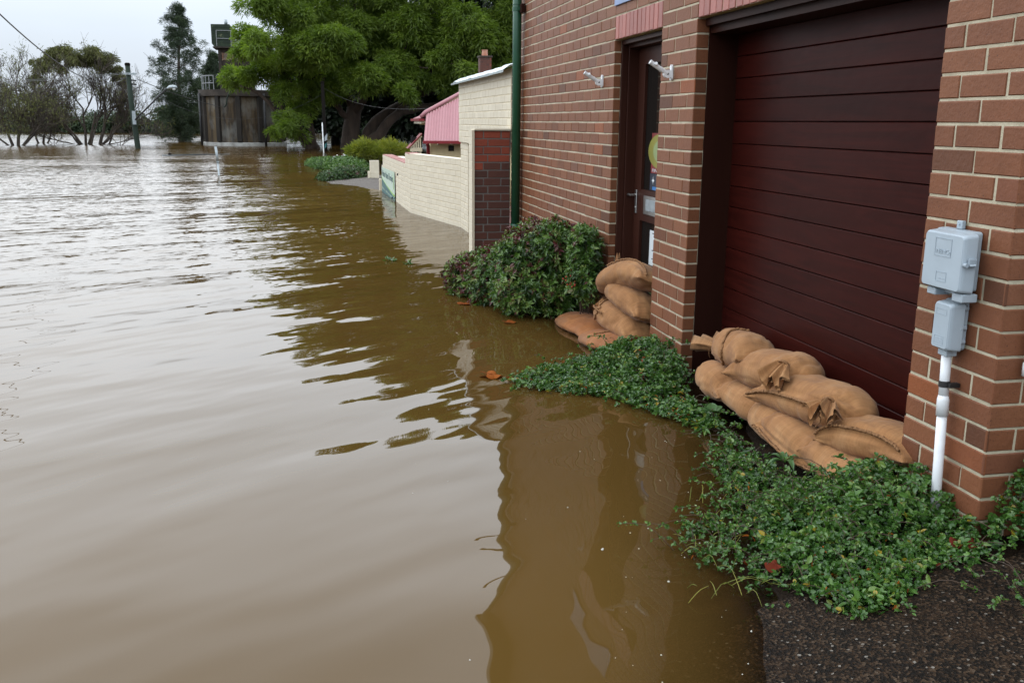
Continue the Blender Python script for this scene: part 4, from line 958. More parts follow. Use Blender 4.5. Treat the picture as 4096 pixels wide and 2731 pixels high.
    for q in seams:
        th, t0, t1 = q[:3]; jj = int(round(th/(2*np.pi)*nA)) % nA; sel = np.where((t >= t0) & (t <= t1))[0]
        cordline(curve(V[sel, jj] + nrm[sel, jj]*.004, max(8, len(sel)*3))).build('seam', 'cord', root, smooth=True, origin=o_)
    for tr, a0, a1 in rings:
        e_i = int(np.argmin(abs(t - tr))); js = np.arange(int(a0/6.2832*nA), int(a1/6.2832*nA) + 1)
        line = np.array([V[min(nT - 1, max(0, e_i + int(round(4*math.sin(q*.25)))))][jj % nA] + nrm[e_i, jj % nA]*.005 for q, jj in enumerate(js)])
        cordline(curve(line, len(js)*3)).build('seam', 'cord', root, smooth=True, origin=o_)
    for e_i, kind in ((0, ends[0]), (nT - 1, ends[1])):
        if kind == 'seam':
            ring = V[e_i]; half = ring[np.argsort(cx_)[::4]]; cordline(curve(half, 30), .0042).build('end_seam', 'cord', root, smooth=True, origin=o_)
    for e_i, kind, fr2, sgn in ((0, ends[0], frill[0], -1), (nT - 1, ends[1], frill[1], 1)):
        if fr2 is None: continue
        c0 = P[e_i] if knot is None else np.array(knot, float); d = unit(np.array(fr2, float)); ln = np.linalg.norm(fr2)
        # gathered mouth: a flattened, folded sleeve fanning out of the tied neck
        nr, na = 18, 96; aa = np.linspace(0, 2*np.pi, na, endpoint=False); s1 = np.cross(d, [0, 0, 1.]); s1 = unit(s1) if np.linalg.norm(s1) > .1 else np.array([1., 0, 0]); s2 = np.cross(s1, d)
        ph = rng.uniform(0, 6, 4); k1 = rng.uniform(2.2, 3.0); Vf = []; sx_ = np.cos(aa); sy_ = np.sin(aa)
        for r_ in range(nr):
            q = r_/(nr - 1); wd = .024 + .50*ln*q**.75; gap = .020*(1 - q) + .016*q
            fold = q**.8*(.22*ln*np.sin(k1*np.pi*sx_ + ph[0]) + .08*ln*np.sin(2.7*k1*np.pi*sx_ + ph[1]))
            fwd = ln*q*(1 + .10*np.sin(2*np.pi*sx_ + ph[2])*q) - .25*ln*q*sx_**2*q
            Vf.append(c0 + d*fwd[:, None] + s1*(wd*sx_*(1 - .12*np.cos(k1*np.pi*2*sx_)*q))[:, None] + s2*(gap*sy_*(1 + .4*np.sin(5*aa + ph[3])) + fold)[:, None])
        Vf = np.array(Vf); Vf[:, :, 2] -= (np.linspace(0, 1, nr)**2)[:, None]*ln*.15
        i = np.arange(nr - 1)[:, None]*na; j = np.arange(na)[None, :]; jn = (j + 1) % na
        fb = np.stack([np.broadcast_to((np.linspace(0, ln, nr))[:, None], (nr, na)), np.broadcast_to((sx_*.06)[None], (nr, na)), np.full((nr, na), 7.)], -1)
        mb = MB(); mb.add(Vf.reshape(-1, 3), [np.stack([i + j, i + jn, i + jn + na, i + j + na], -1).reshape(-1, 4)], fab=fb.reshape(-1, 3)); mb.build('gathered_mouth', mat, root, smooth=True, origin=o_, attrs=('tint', 'fab'))
        ck = MB(); a3 = np.linspace(0, 4*np.pi, 40)
        ck.tube(c0 + d*.012 + (d*.010)*(a3/12)[:, None] + .030*(np.cos(a3)[:, None]*s1 + np.sin(a3)[:, None]*s2), .0042, 6)
        for w_ in range(2):
            e0 = c0 + d*.02 + s1*.028*(1 - 2*w_); ck.tube(curve([e0, e0 + d*.03 + s1*.03*(1 - 2*w_), e0 + d*.05 + s1*.02 + np.array([0, 0, -.05]), e0 + d*.06 + np.array([0, 0, -.085])], 12), .0026, 5)
        ck.build('tie_cord', 'cord', root, smooth=True, origin=o_)
    return root
GB, DB = 'sandbags along the garage door', 'sandbags stacked at the entrance door'
# upper row at the garage
sandbag('plump sandbag at left end of upper garage row, neck pointing to the pillar', ((5.14, 2.36, .275), (4.84, 2.34, .325), (4.52, 2.29, .340)), .140, .128, ('tie', 'seam'), 3, rings=((.52, -.9, 1.75),), frill=((.19, -.06, .03), None), group=GB, roll=10)
sandbag('second sandbag of the upper garage row, with a knotted ruffled mouth on its right end', ((4.68, 2.27, .265), (4.36, 2.32, .330), (4.02, 2.31, .385)), .145, .120, ('seam', 'round'), 8, frill=(None, (-.045, -.105, -.06)), knot=(4.085, 2.205, .455), group=GB)
sandbag('longest sandbag of the upper garage row, with a stitched seam along its front', ((4.30, 2.235, .262), (3.90, 2.29, .315), (3.50, 2.28, .345)), .150, .116, ('seam', 'round'), 14, seams=((.38, .02, .86),), frill=(None, (-.075, -.085, -.02)), knot=(3.60, 2.165, .405), group=GB, roll=-6)
sandbag('sandbag at the right end of the upper garage row, half behind the near brick pillar', ((3.64, 2.205, .240), (3.42, 2.29, .280), (3.12, 2.34, .295)), .140, .100, ('seam', 'seam'), 19, seams=((.55, .02, .95),), group=GB, roll=4)
# lower row
sandbag('bottom sandbag under the plump one at the left end of the garage row', ((5.12, 2.30, .13), (4.90, 2.25, .135), (4.66, 2.25, .125)), .135, .112, ('round', 'seam'), 23, group=GB)
sandbag('bottom sandbag second from the left in the garage row, with an eared corner', ((4.74, 2.24, .130), (4.52, 2.25, .135), (4.26, 2.25, .12)), .120, .100, ('seam', 'round'), 27, group=GB)
sandbag('short bulging bottom sandbag under the long seamed one at the garage', ((4.36, 2.24, .115), (4.14, 2.23, .125), (3.92, 2.24, .115)), .128, .110, ('round', 'round'), 31, group=GB)
sandbag('long bottom sandbag lying in front with a seam slanting along its side, at the garage', ((4.12, 2.20, .160), (3.84, 2.185, .135), (3.52, 2.195, .115)), .112, .098, ('seam', 'round'), 36, seams=((-.10, .02, .97),), group=GB, roll=-8)
sandbag('bottom sandbag at the right end of the garage row, running into the green plants', ((3.70, 2.19, .160), (3.46, 2.185, .140), (3.16, 2.14, .115)), .115, .100, ('seam', 'round'), 41, group=GB)
# pile at the entrance
sandbag('flat wet sandbag under the bush edge, lying half in the water before the entrance', ((7.46, 2.10, .0), (7.10, 2.06, .018), (6.62, 2.13, .015)), .20, .078, ('round', 'seam'), 45, 'burlap_wet', group=DB, flat=.6, power=1.0)
sandbag('flat wet sandbag with loose stitches, half in the water just left of the pillar plants', ((6.76, 2.05, .0), (6.46, 2.08, .022), (6.10, 2.17, .033)), .195, .080, ('round', 'seam'), 49, 'burlap_wet', group=DB, flat=.6, power=1.0, rings=((.45, .9, 2.1),))
sandbag('low brown sandbag behind the tied one, next to the bush', ((7.36, 2.31, .11), (7.08, 2.31, .14), (6.78, 2.30, .13)), .14, .12, ('seam', 'round'), 53, 'burlap_wet', group=DB)
sandbag('creased sandbag with tied ear, lying right above the flat wet bags at the entrance', ((6.88, 2.18, .180), (6.60, 2.18, .165), (6.20, 2.23, .115)), .150, .120, ('tie', 'seam'), 57, seams=((.45, .10, .55),), rings=((.30, -.4, 1.5),), frill=((.05, -.045, .075), None), group=DB)
sandbag('smooth sandbag second from the top of the entrance pile', ((6.80, 2.22, .350), (6.52, 2.24, .325), (6.16, 2.28, .245)), .150, .115, ('round', 'seam'), 61, group=DB, roll=14)
sandbag('topmost sandbag of the entrance pile, folded over with one corner standing up', ((6.92, 2.15, .32), (6.62, 2.25, .465), (6.18, 2.31, .49)), .150, .118, ('round', 'seam'), 66, seams=((1.0, .25, .98),), group=DB, roll=22)
sandbag('small dark sandbag end showing behind the topmost bag, by the entrance frame', ((7.26, 2.37, .35), (7.10, 2.38, .37), (6.9, 2.40, .37)), .085, .085, ('tie', 'round'), 70, 'burlap_dark', group=DB)
mb = MB()   # standing corner of the topmost bag
V = []; n1, n2 = 9, 9
for i in range(n1):
    for j in range(n2):
        u_, v_ = i/(n1 - 1), j/(n2 - 1); wd = .13*(1 - v_)**.7
        V.append((6.74 + wd*(u_ - .4) + .05*v_, 2.20 + .03*math.sin(u_*3.14)*(1 - v_) + .015*v_, .50 + .135*v_))
top_bag = [o for o in bpy.data.objects if o.get('label', '').startswith('topmost sandbag')][0]
F = [(i*n2 + j, (i + 1)*n2 + j, (i + 1)*n2 + j + 1, i*n2 + j + 1) for i in range(n1 - 1) for j in range(n2 - 1)]
mb.add(V, F, fab=np.array(V)); mb.add([(x, y + .018, z) for x, y, z in V], F, fab=np.array(V)); mb.build('corner_flap', 'burlap', top_bag, smooth=True, attrs=('tint', 'fab'))

# ------------------------------------------------------------------ near plants
def in_poly(px, py, poly):
    poly = np.asarray(poly, float); inside = np.zeros(len(px), bool); j = len(poly) - 1
    for i in range(len(poly)):
        c = ((poly[i, 1] > py) != (poly[j, 1] > py)) & (px < (poly[j, 0] - poly[i, 0])*(py - poly[i, 1])/(poly[j, 1] - poly[i, 1] + 1e-12) + poly[i, 0])
        inside ^= c; j = i
    return inside
def ground_cover(label_name, poly, hfun, n_, seed, L=.021, mat='cover', stems=60, jitter=.03):
    rr_ = np.random.RandomState(seed); poly = np.asarray(poly, float); lo, hi = poly.min(0) - .1, poly.max(0) + .1
    X = rr_.uniform(lo[0], hi[0], n_*4); Y = rr_.uniform(lo[1], hi[1], n_*4)
    ok = in_poly(X + rr_.normal(0, jitter, len(X)), Y + rr_.normal(0, jitter, len(X)), poly)
    lump = np.array([mnoise.noise((x*6, y*6, seed)) + .6*mnoise.noise((x*15, y*15, seed)) for x, y in zip(X, Y)])
    ok &= rr_.uniform(-.9, .5, len(X)) < lump*1.2 + .35
    X, Y, lump = X[ok][:n_], Y[ok][:n_], lump[ok][:n_]
    g = np.maximum(ground_h(X, Y), 0.0); H = hfun(X, Y)*(1 + .55*lump)
    q = rr_.uniform(.05, 1, len(X))**.55
    Zp = g + .006 + H*q + rr_.uniform(0, .012, len(X))
    P = np.stack([X, Y, Zp], 1); N = unit(np.stack([rr_.normal(-.15, .5, len(X)), rr_.normal(-.25, .5, len(X)), np.full(len(X), 1.)], 1))
    tint = np.clip(.40 + .20*lump + rr_.normal(0, .12, len(X)) + .12*(q - .6), 0, .96); sel = rr_.uniform(size=len(X)); tint = np.where(sel > .988, .985, tint); tint = np.where((sel > .95) & (sel < .985), .93, tint)
    mb = MB(); whorls(mb, rr_, P, N, 6, L, .62, tint, 1.05, .25, fold=.10)
    big = rr_.choice(len(P), max(4, len(P)//14), replace=False); whorls(mb, rr_, P[big] + [0, 0, .008], N[big], 5, L*1.7, .50, np.clip(rr_.normal(.72, .15, len(big)), 0, .95), 1.15, .3, shape='lance')
    dead = rr_.choice(len(P), max(3, len(P)//45), replace=False); whorls(mb, rr_, P[dead] + [0, 0, .006], N[dead], 2, L*1.5, .35, rr_.uniform(.0, .6, len(dead)), 1.3, .5, mat=2, shape='lance')
    for k in range(stems):
        i = rr_.randint(len(P)); a = rr_.uniform(0, 6.28); ln = rr_.uniform(.08, .24)
        p0 = P[i]; p1 = p0 + np.array([math.cos(a)*ln, math.sin(a)*ln, .03 + rr_.uniform(-.02, .05)]); p1[2] = max(p1[2], .012)
        C_ = curve([p0 - [0, 0, .03], (p0 + p1)/2 + [0, 0, .03], p1], 8); mb.tube(C_, .0014, 4, 1, .2)
        m_ = rr_.randint(4, 9); tpos = C_[rr_.randint(2, 8, m_)]; whorls(mb, rr_, tpos, unit(rr_.normal(size=(m_, 3)) + [0, 0, 1]), 4, L*.85, .62, rr_.uniform(.3, .8, m_), 1.1, .2)
    o = mb.build(label_name, [mat, 'twig', 'dead_leaf'], origin=(poly[:, 0].mean(), poly[:, 1].mean(), 0)); o['kind'] = 'stuff'; return o
gauss = lambda X, Y, cx, cy, sx, sy, h: h*np.exp(-((X - cx)/sx)**2 - ((Y - cy)/sy)**2)
polyA = [(5.62, 1.12), (5.80, 1.42), (6.02, 1.78), (6.16, 2.05), (6.14, 2.20), (5.95, 2.25), (5.50, 2.27), (5.36, 2.20), (5.00, 2.08), (4.66, 2.08), (4.42, 2.06), (4.50, 1.93), (4.85, 1.80), (5.12, 1.66), (5.26, 1.48), (5.40, 1.25)]
hA = lambda X, Y: .022 + gauss(X, Y, 5.72, 2.10, .38, .30, .17) + gauss(X, Y, 5.35, 1.98, .30, .20, .08) + gauss(X, Y, 4.85, 2.02, .4, .14, .035)
ground_cover('ground_cover', polyA, hA, 3300, 101, .023)
polyC = [(4.40, 2.05), (4.10, 2.02), (3.78, 2.00), (3.55, 1.98), (3.46, 1.80), (3.62, 1.74), (3.90, 1.80), (4.10, 1.90)]
ground_cover('ground_cover', polyC, lambda X, Y: .03 + 0*X, 620, 103, .019, stems=25, jitter=.04)
polyB = [(3.60, 2.06), (3.48, 1.90), (3.34, 1.74), (3.14, 1.64), (2.98, 1.60), (2.82, 1.57), (2.66, 1.57), (2.52, 1.62), (2.44, 1.72), (2.50, 1.84), (2.60, 1.94), (2.58, 2.08), (2.60, 2.26), (2.55, 2.6), (2.66, 2.9), (2.70, 2.9), (2.72, 2.25), (3.1, 2.24), (3.2, 2.20), (3.3, 2.07), (3.45, 2.07)]
hB = lambda X, Y: .035 + gauss(X, Y, 3.06, 2.14, .24, .22, .20) + gauss(X, Y, 3.02, 1.85, .3, .22, .07) + gauss(X, Y, 2.62, 2.5, .14, .20, .26) + gauss(X, Y, 2.62, 2.75, .2, .3, .25) + gauss(X, Y, 2.7, 1.75, .2, .2, .035)
ground_cover('ground_cover', polyB, hB, 4000, 107, .021, stems=120)
polyD = [(3.50, 1.86), (3.52, 1.66), (3.38, 1.46), (3.15, 1.38), (2.92, 1.42), (2.72, 1.48), (2.80, 1.56), (3.10, 1.56), (3.30, 1.64)]
ground_cover('ground_cover', polyD, lambda X, Y: .012 + 0*X, 330, 109, .019, stems=36, jitter=.05)
polyE = [(2.30, 1.98), (2.36, 2.10), (2.33, 2.2), (2.26, 2.2)]
ground_cover('ground_cover', polyE, lambda X, Y: .02 + 0*X, 40, 113, .016, stems=10, jitter=.02)

cs = thing('corner_shrub', (2.42, 2.55, 0), 'leafy green shrub at the right edge, beside the shaded side of the near brick corner', 'shrub')
rr = np.random.RandomState(131); mb = MB(); st = MB()
for c, r_, k in (((2.47, 2.52, .28), (.17, .22, .30), 420), ((2.30, 2.75, .45), (.30, .32, .42), 900), ((2.36, 3.05, .6), (.3, .35, .5), 800)):
    P, U = shell(rr, k, c, r_, .5, 1.08, .3); P = P[P[:, 2] > .02]; N = unit(rr.normal(size=P.shape)*.6 + [0, 0, .8]); whorls(mb, rr, P, N, 6, .026, .60, np.clip(rr.normal(.42, .2, len(P)), 0, .93), 1.05, .2)
    for q in range(6): p1, _ = shell(rr, 1, c, r_, .5, .95, .5); limb(st, [[c[0], c[1], -.05], (np.array(c) + p1[0])/2, p1[0]], .005, .0015, 5, 8)
mb.build('foliage', 'cover', cs); st.build('stems', 'twig', cs)
# two weeds one can tell apart
def weed(pos, k, L, wr, label, seed, up, droop):
    rr_ = np.random.RandomState(seed); mb = MB(); p = np.array(pos, float)
    mb.tube(curve([p - [0, 0, .05], p + [.0, 0, .03], p + [.005, -.005, .07]], 6), .004, 6, 1, .3)
    for i in range(k):
        a = i*2.399 + rr_.uniform(-.3, .3); e = up*rr_.uniform(.7, 1.3); d0 = np.array([math.cos(a)*math.cos(e), math.sin(a)*math.cos(e), math.sin(e)]); s_ = np.array([-math.sin(a), math.cos(a), 0]); n_ = 10; ln = L*rr_.uniform(.7, 1.2); t = np.linspace(0, 1, n_)
        mid = p + [0, 0, .05] + d0*ln*t[:, None] - np.array([0, 0, 1.])*(droop*ln*t**2)[:, None]; w_ = ln*wr*np.sin(np.pi*np.clip(t*.93 + .05, 0, 1))**.8*(1 + .12*np.sin(t*25))
        V = np.concatenate([mid + s_*w_[:, None] + [0, 0, .006], mid, mid - s_*w_[:, None] + [0, 0, .006]]); V[:, 2] = np.maximum(V[:, 2], .006)
        F = [(j, j + 1, n_ + j + 1, n_ + j) for j in range(n_ - 1)] + [(n_ + j, n_ + j + 1, 2*n_ + j + 1, 2*n_ + j) for j in range(n_ - 1)]
        mb.add(V, F, 0, rr_.uniform(.2, 1))
    tag(mb.build('weed', ['weed', 'twig'], smooth=True, origin=pos), label, 'weed')
weed((3.74, 2.05, .03), 9, .17, .09, 'pale long-leaved weed growing against the bottom garage sandbags', 5, 1.0, .75)
weed((4.56, 2.06, .02), 7, .080, .28, 'low weed with broad round leaves at the foot of the garage sandbags', 8, .5, .3)

# heavenly-bamboo bush by the wall
nb_ = thing('bush', (7.4, 1.8, 0), 'rounded bush of dark green and reddish leaves in the water, between downpipe and entrance', 'bush')
rr = np.random.RandomState(77)
lobes = [((7.88, 1.88, .38), (.42, .32, .40), 1.0), ((7.62, 1.96, .60), (.30, .22, .20), .8), ((7.28, 2.08, .60), (.24, .14, .18), .6), ((7.20, 2.10, .40), (.22, .13, .20), .6), ((7.75, 1.68, .20), (.34, .25, .22), .9), ((7.58, 1.99, .18), (.22, .18, .20), .7), ((8.32, 1.55, .20), (.34, .25, .25), .9), ((8.70, 1.38, .17), (.26, .16, .22), .65), ((8.98, 1.29, .13), (.18, .11, .16), .4), ((8.42, 1.85, .40), (.34, .22, .26), .7), ((7.95, 1.66, .40), (.28, .2, .2), .7)]
mb = MB(); st = MB()
for c, r_, wgt in lobes:
    k = int(640*wgt); P, U = shell(rr, int(k*1.15), c, r_, .66, 1.12, .25); lum = np.array([mnoise.noise(tuple(p*4.2)) for p in P]); P = P + U*(lum*.07)[:, None]; keep = (P[:, 2] > -.01) & (P[:, 1] < 2.235); P, U = P[keep], U[keep]
    lum = np.array([mnoise.noise(tuple(p*5)) for p in P]); red = np.clip((P[:, 0] - 8.0)*.30 + (P[:, 2] - .30)*.40, -.2, .5) + lum*.34
    tint = np.clip(.40 + .42*lum + rr.normal(0, .14, len(P)), 0, .72); tint = np.where(red + rr.normal(0, .12, len(P)) > .17, rr.uniform(.70, 1, len(P)), tint); tint = np.where(rr.uniform(size=len(P)) > .88, rr.uniform(.68, .84, len(P)), tint)
    N = unit(U*np.array([1, 1, .7]) + np.array([0, 0, .35]) + .35*rr.normal(size=U.shape))
    whorls(mb, rr, P, N, 8, .043, .48, tint, 1.10, .16, shape='lance', fold=.12)
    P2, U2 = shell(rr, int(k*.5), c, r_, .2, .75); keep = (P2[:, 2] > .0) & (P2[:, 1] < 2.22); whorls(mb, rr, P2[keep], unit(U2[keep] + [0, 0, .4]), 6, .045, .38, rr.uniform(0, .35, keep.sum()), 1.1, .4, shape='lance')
    for k2 in range(7):
        p1, _ = shell(rr, 1, c, r_, .8, 1.0, .5); b0 = np.array([c[0] + rr.normal(0, .08), min(c[1] + .05, 2.1) + rr.normal(0, .05), -.15]); limb(st, [b0, (b0 + p1[0])/2 + [0, 0, .08], p1[0]], .006, .002, 5, 8)
mb.build('foliage', 'nandina', nb_, origin=(7.4, 1.8, 0)); st.build('stems', 'twig', nb_, origin=(7.4, 1.8, 0))
mb = MB()
for k in range(16):
    b0 = np.array([7.14, 1.96, .38]) + rr.normal(0, .035, 3); mb.lathe(b0, [(.001, -.006), (.006, -.003), (.006, .003), (.001, .006)], 8)
M['berry'] = plain('berry', (.42, .03, .02), .25); mb.build('berries', 'berry', nb_, smooth=True)

# fallen leaves, sprig, foam
def lobed_leaf(pos, size, rot, tint, label, mat='dead_leaf', lift=.004, lob=5):
    a = np.linspace(0, 2*np.pi, 61)[:-1]; r_ = size*(.55 + .45*np.abs(np.cos(a*lob/2)))*(1 - .25*np.cos(a)); ca, sa = np.cos(a + rot), np.sin(a + rot)
    V = [(pos[0], pos[1], pos[2] + lift)] + [(pos[0] + x*r1, pos[1] + y*r1, pos[2] + lift*(.4 + .9*math.sin(3*t + rot))) for x, y, r1, t in zip(ca, sa, r_, a)]
    mb = MB(); mb.add(V, [(0, i + 1, (i + 1) % 60 + 1) for i in range(60)], 0, tint)
    mb.tube([(pos[0], pos[1], pos[2] + lift), (pos[0] - math.cos(rot)*size*1.5, pos[1] - math.sin(rot)*size*1.5, pos[2] + lift)], size*.03, 4, 0, tint*.5)
    tag(mb.build('fallen_leaf', mat, smooth=True, origin=pos), label, 'leaf', 'fallen leaves')
lobed_leaf((5.72, 1.07, .008), .075, 2.5, .48, 'orange lobed leaf floating at the tip of the trailing plants', lift=.012)
lobed_leaf((5.42, 1.32, .012), .045, .4, .55, 'orange-brown leaf on the trailing plants near their tip')
lobed_leaf((5.60, 1.25, .012), .040, 1.4, .12, 'dull brown leaf among the trailing plants, beside the orange one')
lobed_leaf((8.22, 1.28, .008), .065, .8, .35, 'reddish leaf floating at the left foot of the bush', lob=3)
lobed_leaf((7.35, 1.52, .008), .055, 2.2, .40, 'reddish leaf floating under the front of the bush', lob=3)
lobed_leaf((2.66, 2.17, .16), .05, 1.0, .02, 'dark red leaf lying on the ground cover right of the brick corner', lob=3, lift=.02)
lobed_leaf((2.62, 2.02, .12), .03, 2.0, .10, 'small brown leaf on the ground cover below the dark red one', lob=3, lift=.01)
lobed_leaf((2.86, 1.56, .045), .040, .2, .05, 'dark red leaf at the water edge of the ground cover', lob=3, lift=.012)
rr = np.random.RandomState(9)
for cx_, cy_, lb in ((10.72, 1.0, 'small green sprig adrift off the cream wall, the one nearer the bush'), (11.0, .83, 'small green sprig adrift off the cream wall, the one farther from the bush')):
    mb = MB(); P = np.array([[cx_, cy_, .012]]*5) + rr.normal(0, .035, (5, 3))*[1, 1, .15]; whorls(mb, rr, P, unit(rr.normal(size=(5, 3))*.4 + [0, 0, 1]), 6, .06, .5, rr.uniform(.3, .7, 5), 1.2, .1)
    mb.tube([P[0] - [0, 0, .004], P[1], P[2], P[3], P[4]], .003, 4, 0, .3); tag(mb.build('floating_sprig', 'cover', origin=(cx_, cy_, 0)), lb, 'sprig', 'floating sprigs')
mb = MB(); rr = np.random.RandomState(12)
for k in range(80):
    x = rr.uniform(2.2, 4.4); y = np.interp(x, SHX, SHY) - abs(rr.normal(.22, .24)) - .03
    if rr.uniform() < .12: x, y = rr.uniform(3.5, 6), rr.uniform(.2, 1.2)
    s_ = rr.uniform(.0010, .0034)*(1.8 if rr.uniform() < .08 else 1)
    mb.lathe((x, y, 0), [(s_, -.001), (s_*.95, s_*.35), (s_*.5, s_*.7), (s_*.05, s_*.8)], 7)
    if rr.uniform() < .25: mb.lathe((x + s_*1.4, y + s_*.8, 0), [(s_*.7, -.001), (s_*.6, s_*.3), (s_*.05, s_*.5)], 7)
mb.build('foam_bubbles', 'foam', smooth=True)['kind'] = 'stuff'
mb = MB(); rr = np.random.RandomState(15)
for k in range(46):
    x = rr.uniform(2.7, 3.6); y = np.interp(x, SHX, SHY) - rr.uniform(-.05, .35); a = rr.uniform(0, 6.28); ln = rr.uniform(.05, .16)
    mb.tube(curve([(x, y, .004), (x + math.cos(a)*ln*.5, y + math.sin(a)*ln*.5, rr.uniform(.01, .05)), (x + math.cos(a)*ln, y + math.sin(a)*ln, rr.uniform(.003, .06))], 6), [.0012, .0016, .0016, .0014, .001, .0005], 4, 0, rr.uniform(.4, 1))
mb.build('grass_blades', 'yellow_shrub')['kind'] = 'stuff'
mb = MB()
for k in range(30):
    x, y = rr.uniform(3.9, 4.5), rr.uniform(1.9, 2.1); a = rr.uniform(0, 6.28); mb.tube([(x, y, .01), (x + .05*math.cos(a), y + .05*math.sin(a), .02), (x + .1*math.cos(a), y + .1*math.sin(a), .012)], .0015, 4)
mb.build('dead_twigs', 'twig')['kind'] = 'stuff'

# ------------------------------------------------------------------ middle distance: hedges, shrub, gulls, posts, pole
def hedge(label, lobes_, mat, seed, k, L, wr=.5):
    rr_ = np.random.RandomState(seed); mb = MB()
    for c, r_ in lobes_:
        n_ = int(k*(r_[0]*r_[1])**.5); P, U = shell(rr_, n_, c, r_, .6, 1.05, .5); keep = P[:, 2] > -.02; P, U = P[keep], U[keep]
        lum = np.array([mnoise.noise(tuple(p*3)) for p in P]); whorls(mb, rr_, P, unit(U + [0, 0, .7]), 6, L, wr, np.clip(.5 + .35*lum + rr_.normal(0, .15, len(P)), 0, 1), 1.0, .3, shape='lance')
    c0 = np.mean([c for c, _ in lobes_], 0); t = thing('hedge', (c0[0], c0[1], 0), label, 'hedge'); mb.build('foliage', mat, t, origin=(c0[0], c0[1], 0))
    st = MB()
    for c, r_ in lobes_:
        for q in range(8): p = np.array(c) + rr_.uniform(-.7, .7, 3)*np.array(r_); st.tube([(p[0], p[1], -.3), tuple(p)], .012, 5)
    st.build('stems', 'twig', t)
hedge('low spreading green hedge in the water beyond the gate posts', [((36.0, .12, .05), (1.6, .42, .22)), ((33.6, .55, .10), (2.0, .62, .28)), ((31.5, 1.0, .14), (2.2, .66, .33)), ((29.6, 1.05, .10), (1.8, .66, .27)), ((33.5, 1.5, .15), (2, .6, .34))], 'hedge', 31, 900, .085, .45)
hedge('low dense hedge with dark red patches, in front of the spreading green one', [((26.9, .42, .07), (.8, .34, .19)), ((26.8, .80, .10), (.7, .36, .24)), ((26.8, 1.18, .11), (.6, .34, .24)), ((27.8, .95, .1), (.7, .5, .24))], 'red_hedge', 37, 1300, .07, .5)
sh = thing('shrub', (32.6, 1.9, 0), 'feathery yellow-green shrub with two rounded crowns beyond the cream gate post', 'shrub')
rr = np.random.RandomState(41); mb = MB(); st = MB()
for c, r_, k in (((32.4, 1.62, .66), (.62, .44, .26), 2600), ((32.7, 1.35, .58), (.4, .3, .2), 1000), ((33.2, 2.55, .62), (.75, .62, .30), 2900), ((33.2, 3.05, .52), (.45, .36, .22), 1100), ((32.6, 2.05, .50), (.55, .4, .22), 1300)):
    P, U = shell(rr, int(k*.75), c, r_, .35, 1.0, .3); lum = np.array([mnoise.noise(tuple(p*3.3)) for p in P]); P = P + U*(lum*.14)[:, None]
    D = unit(U*.8 + [0, 0, .55] + .45*rr.normal(size=P.shape)); leaves(mb, P, D, rr.normal(size=P.shape), rr.uniform(.12, .27, len(P)), .020, np.clip(.5 + .3*lum + .25*(P[:, 1] > 2.2)*rr.uniform(0, 1, len(P)) + rr.normal(0, .14, len(P)), 0, 1), .25, .1, shape='frond')
    for q in range(12): p1, _ = shell(rr, 1, c, r_, .5, .9, .4); b0 = np.array([32.6 + rr.normal(0, .12), np.clip(c[1], 1.7, 2.3) + rr.normal(0, .08), -.3]); limb(st, [b0, b0*.5 + p1[0]*.5 + [0, 0, .02], p1[0]], .022, .006, 5, 8)
mb.build('crown', 'yellow_shrub', sh, origin=(32.6, 1.9, 0)); st.build('stems', 'bark_grey', sh)

def gull(x, y, yaw, label):
    t = thing('gull', (x, y, 0), label, 'bird', 'white gulls on the water'); d = np.array([math.cos(yaw), math.sin(yaw), 0]); p = np.array([x, y, 0.])
    mb = MB(); sp = curve([p - d*.20 + [0, 0, .075], p - d*.12 + [0, 0, .055], p + [0, 0, .045], p + d*.10 + [0, 0, .06], p + d*.135 + [0, 0, .11], p + d*.165 + [0, 0, .145], p + d*.20 + [0, 0, .140]], 26)
    rr_ = np.interp(np.linspace(0, 1, 26), [0, .12, .38, .55, .68, .80, .92, 1], [.004, .030, .065, .055, .030, .030, .030, .006]); mb.tube(sp, rr_, 14); mb.build('body', 'gull', t, smooth=True)
    MB().tube([p + d*.195 + [0, 0, .14], p + d*.235 + [0, 0, .133]], [.010, .002], 8).build('beak', 'beak', t)
    s_ = np.array([-d[1], d[0], 0])
    for sg in (-1, 1): MB().tube([p + d*.08 + s_*sg*.048 + [0, 0, .075], p - d*.02 + s_*sg*.058 + [0, 0, .080], p - d*.24 + s_*sg*.018 + [0, 0, .085]], [.012, .030, .003], 8).build('wing', 'gull_wing', t, smooth=True)
gull(41.9, .86, 2.2, 'white gull swimming beyond the green hedge, leftmost of the three')
gull(42.8, 1.27, 1.2, 'white gull swimming beyond the green hedge, middle one of the three')
gull(43.2, 1.49, -1.5, 'white gull swimming beyond the green hedge, nearest to the yellow shrub')

mb = MB(); mb.tube([(49.9, .55, -1.5), (49.9, .50, 1.47)], .027, 12); mb.tube([(49.9, .50, 1.47), (49.9, .50, 1.51)], [.027, .01], 12); tag(mb.build('marker_post', 'white_paint', smooth=True, origin=(49.9, .55, 0)), 'thin white marker post standing in the water by the dark pole', 'post')
dpz = thing('dark_pole', (51.5, .66, 0), 'dark timber pole under the trees behind the thin white post', 'pole')
mb = MB(); mb.tube([(51.5, .66, -1.5), (51.5, .60, 3.48)], [.10, .09], 12); mb.build('pole', 'dark_timber', dpz, smooth=True); MB().lathe((51.5, .60, 3.4805), [(.095, 0), (.095, .06), (.02, .10)], 12).build('cap', 'dark_timber', dpz)
MB().prism([(51.37, .60, .55), (51.37, .74, .62), (51.37, .76, .95), (51.37, .62, .80)], (.012, 0, 0)).build('tag_plate', 'galv', dpz); MB().prism([(51.37, .58, .16), (51.37, .69, .26), (51.37, .71, .50), (51.37, .60, .36)], (.012, 0, 0)).build('tag_plate', 'sign_teal', dpz)

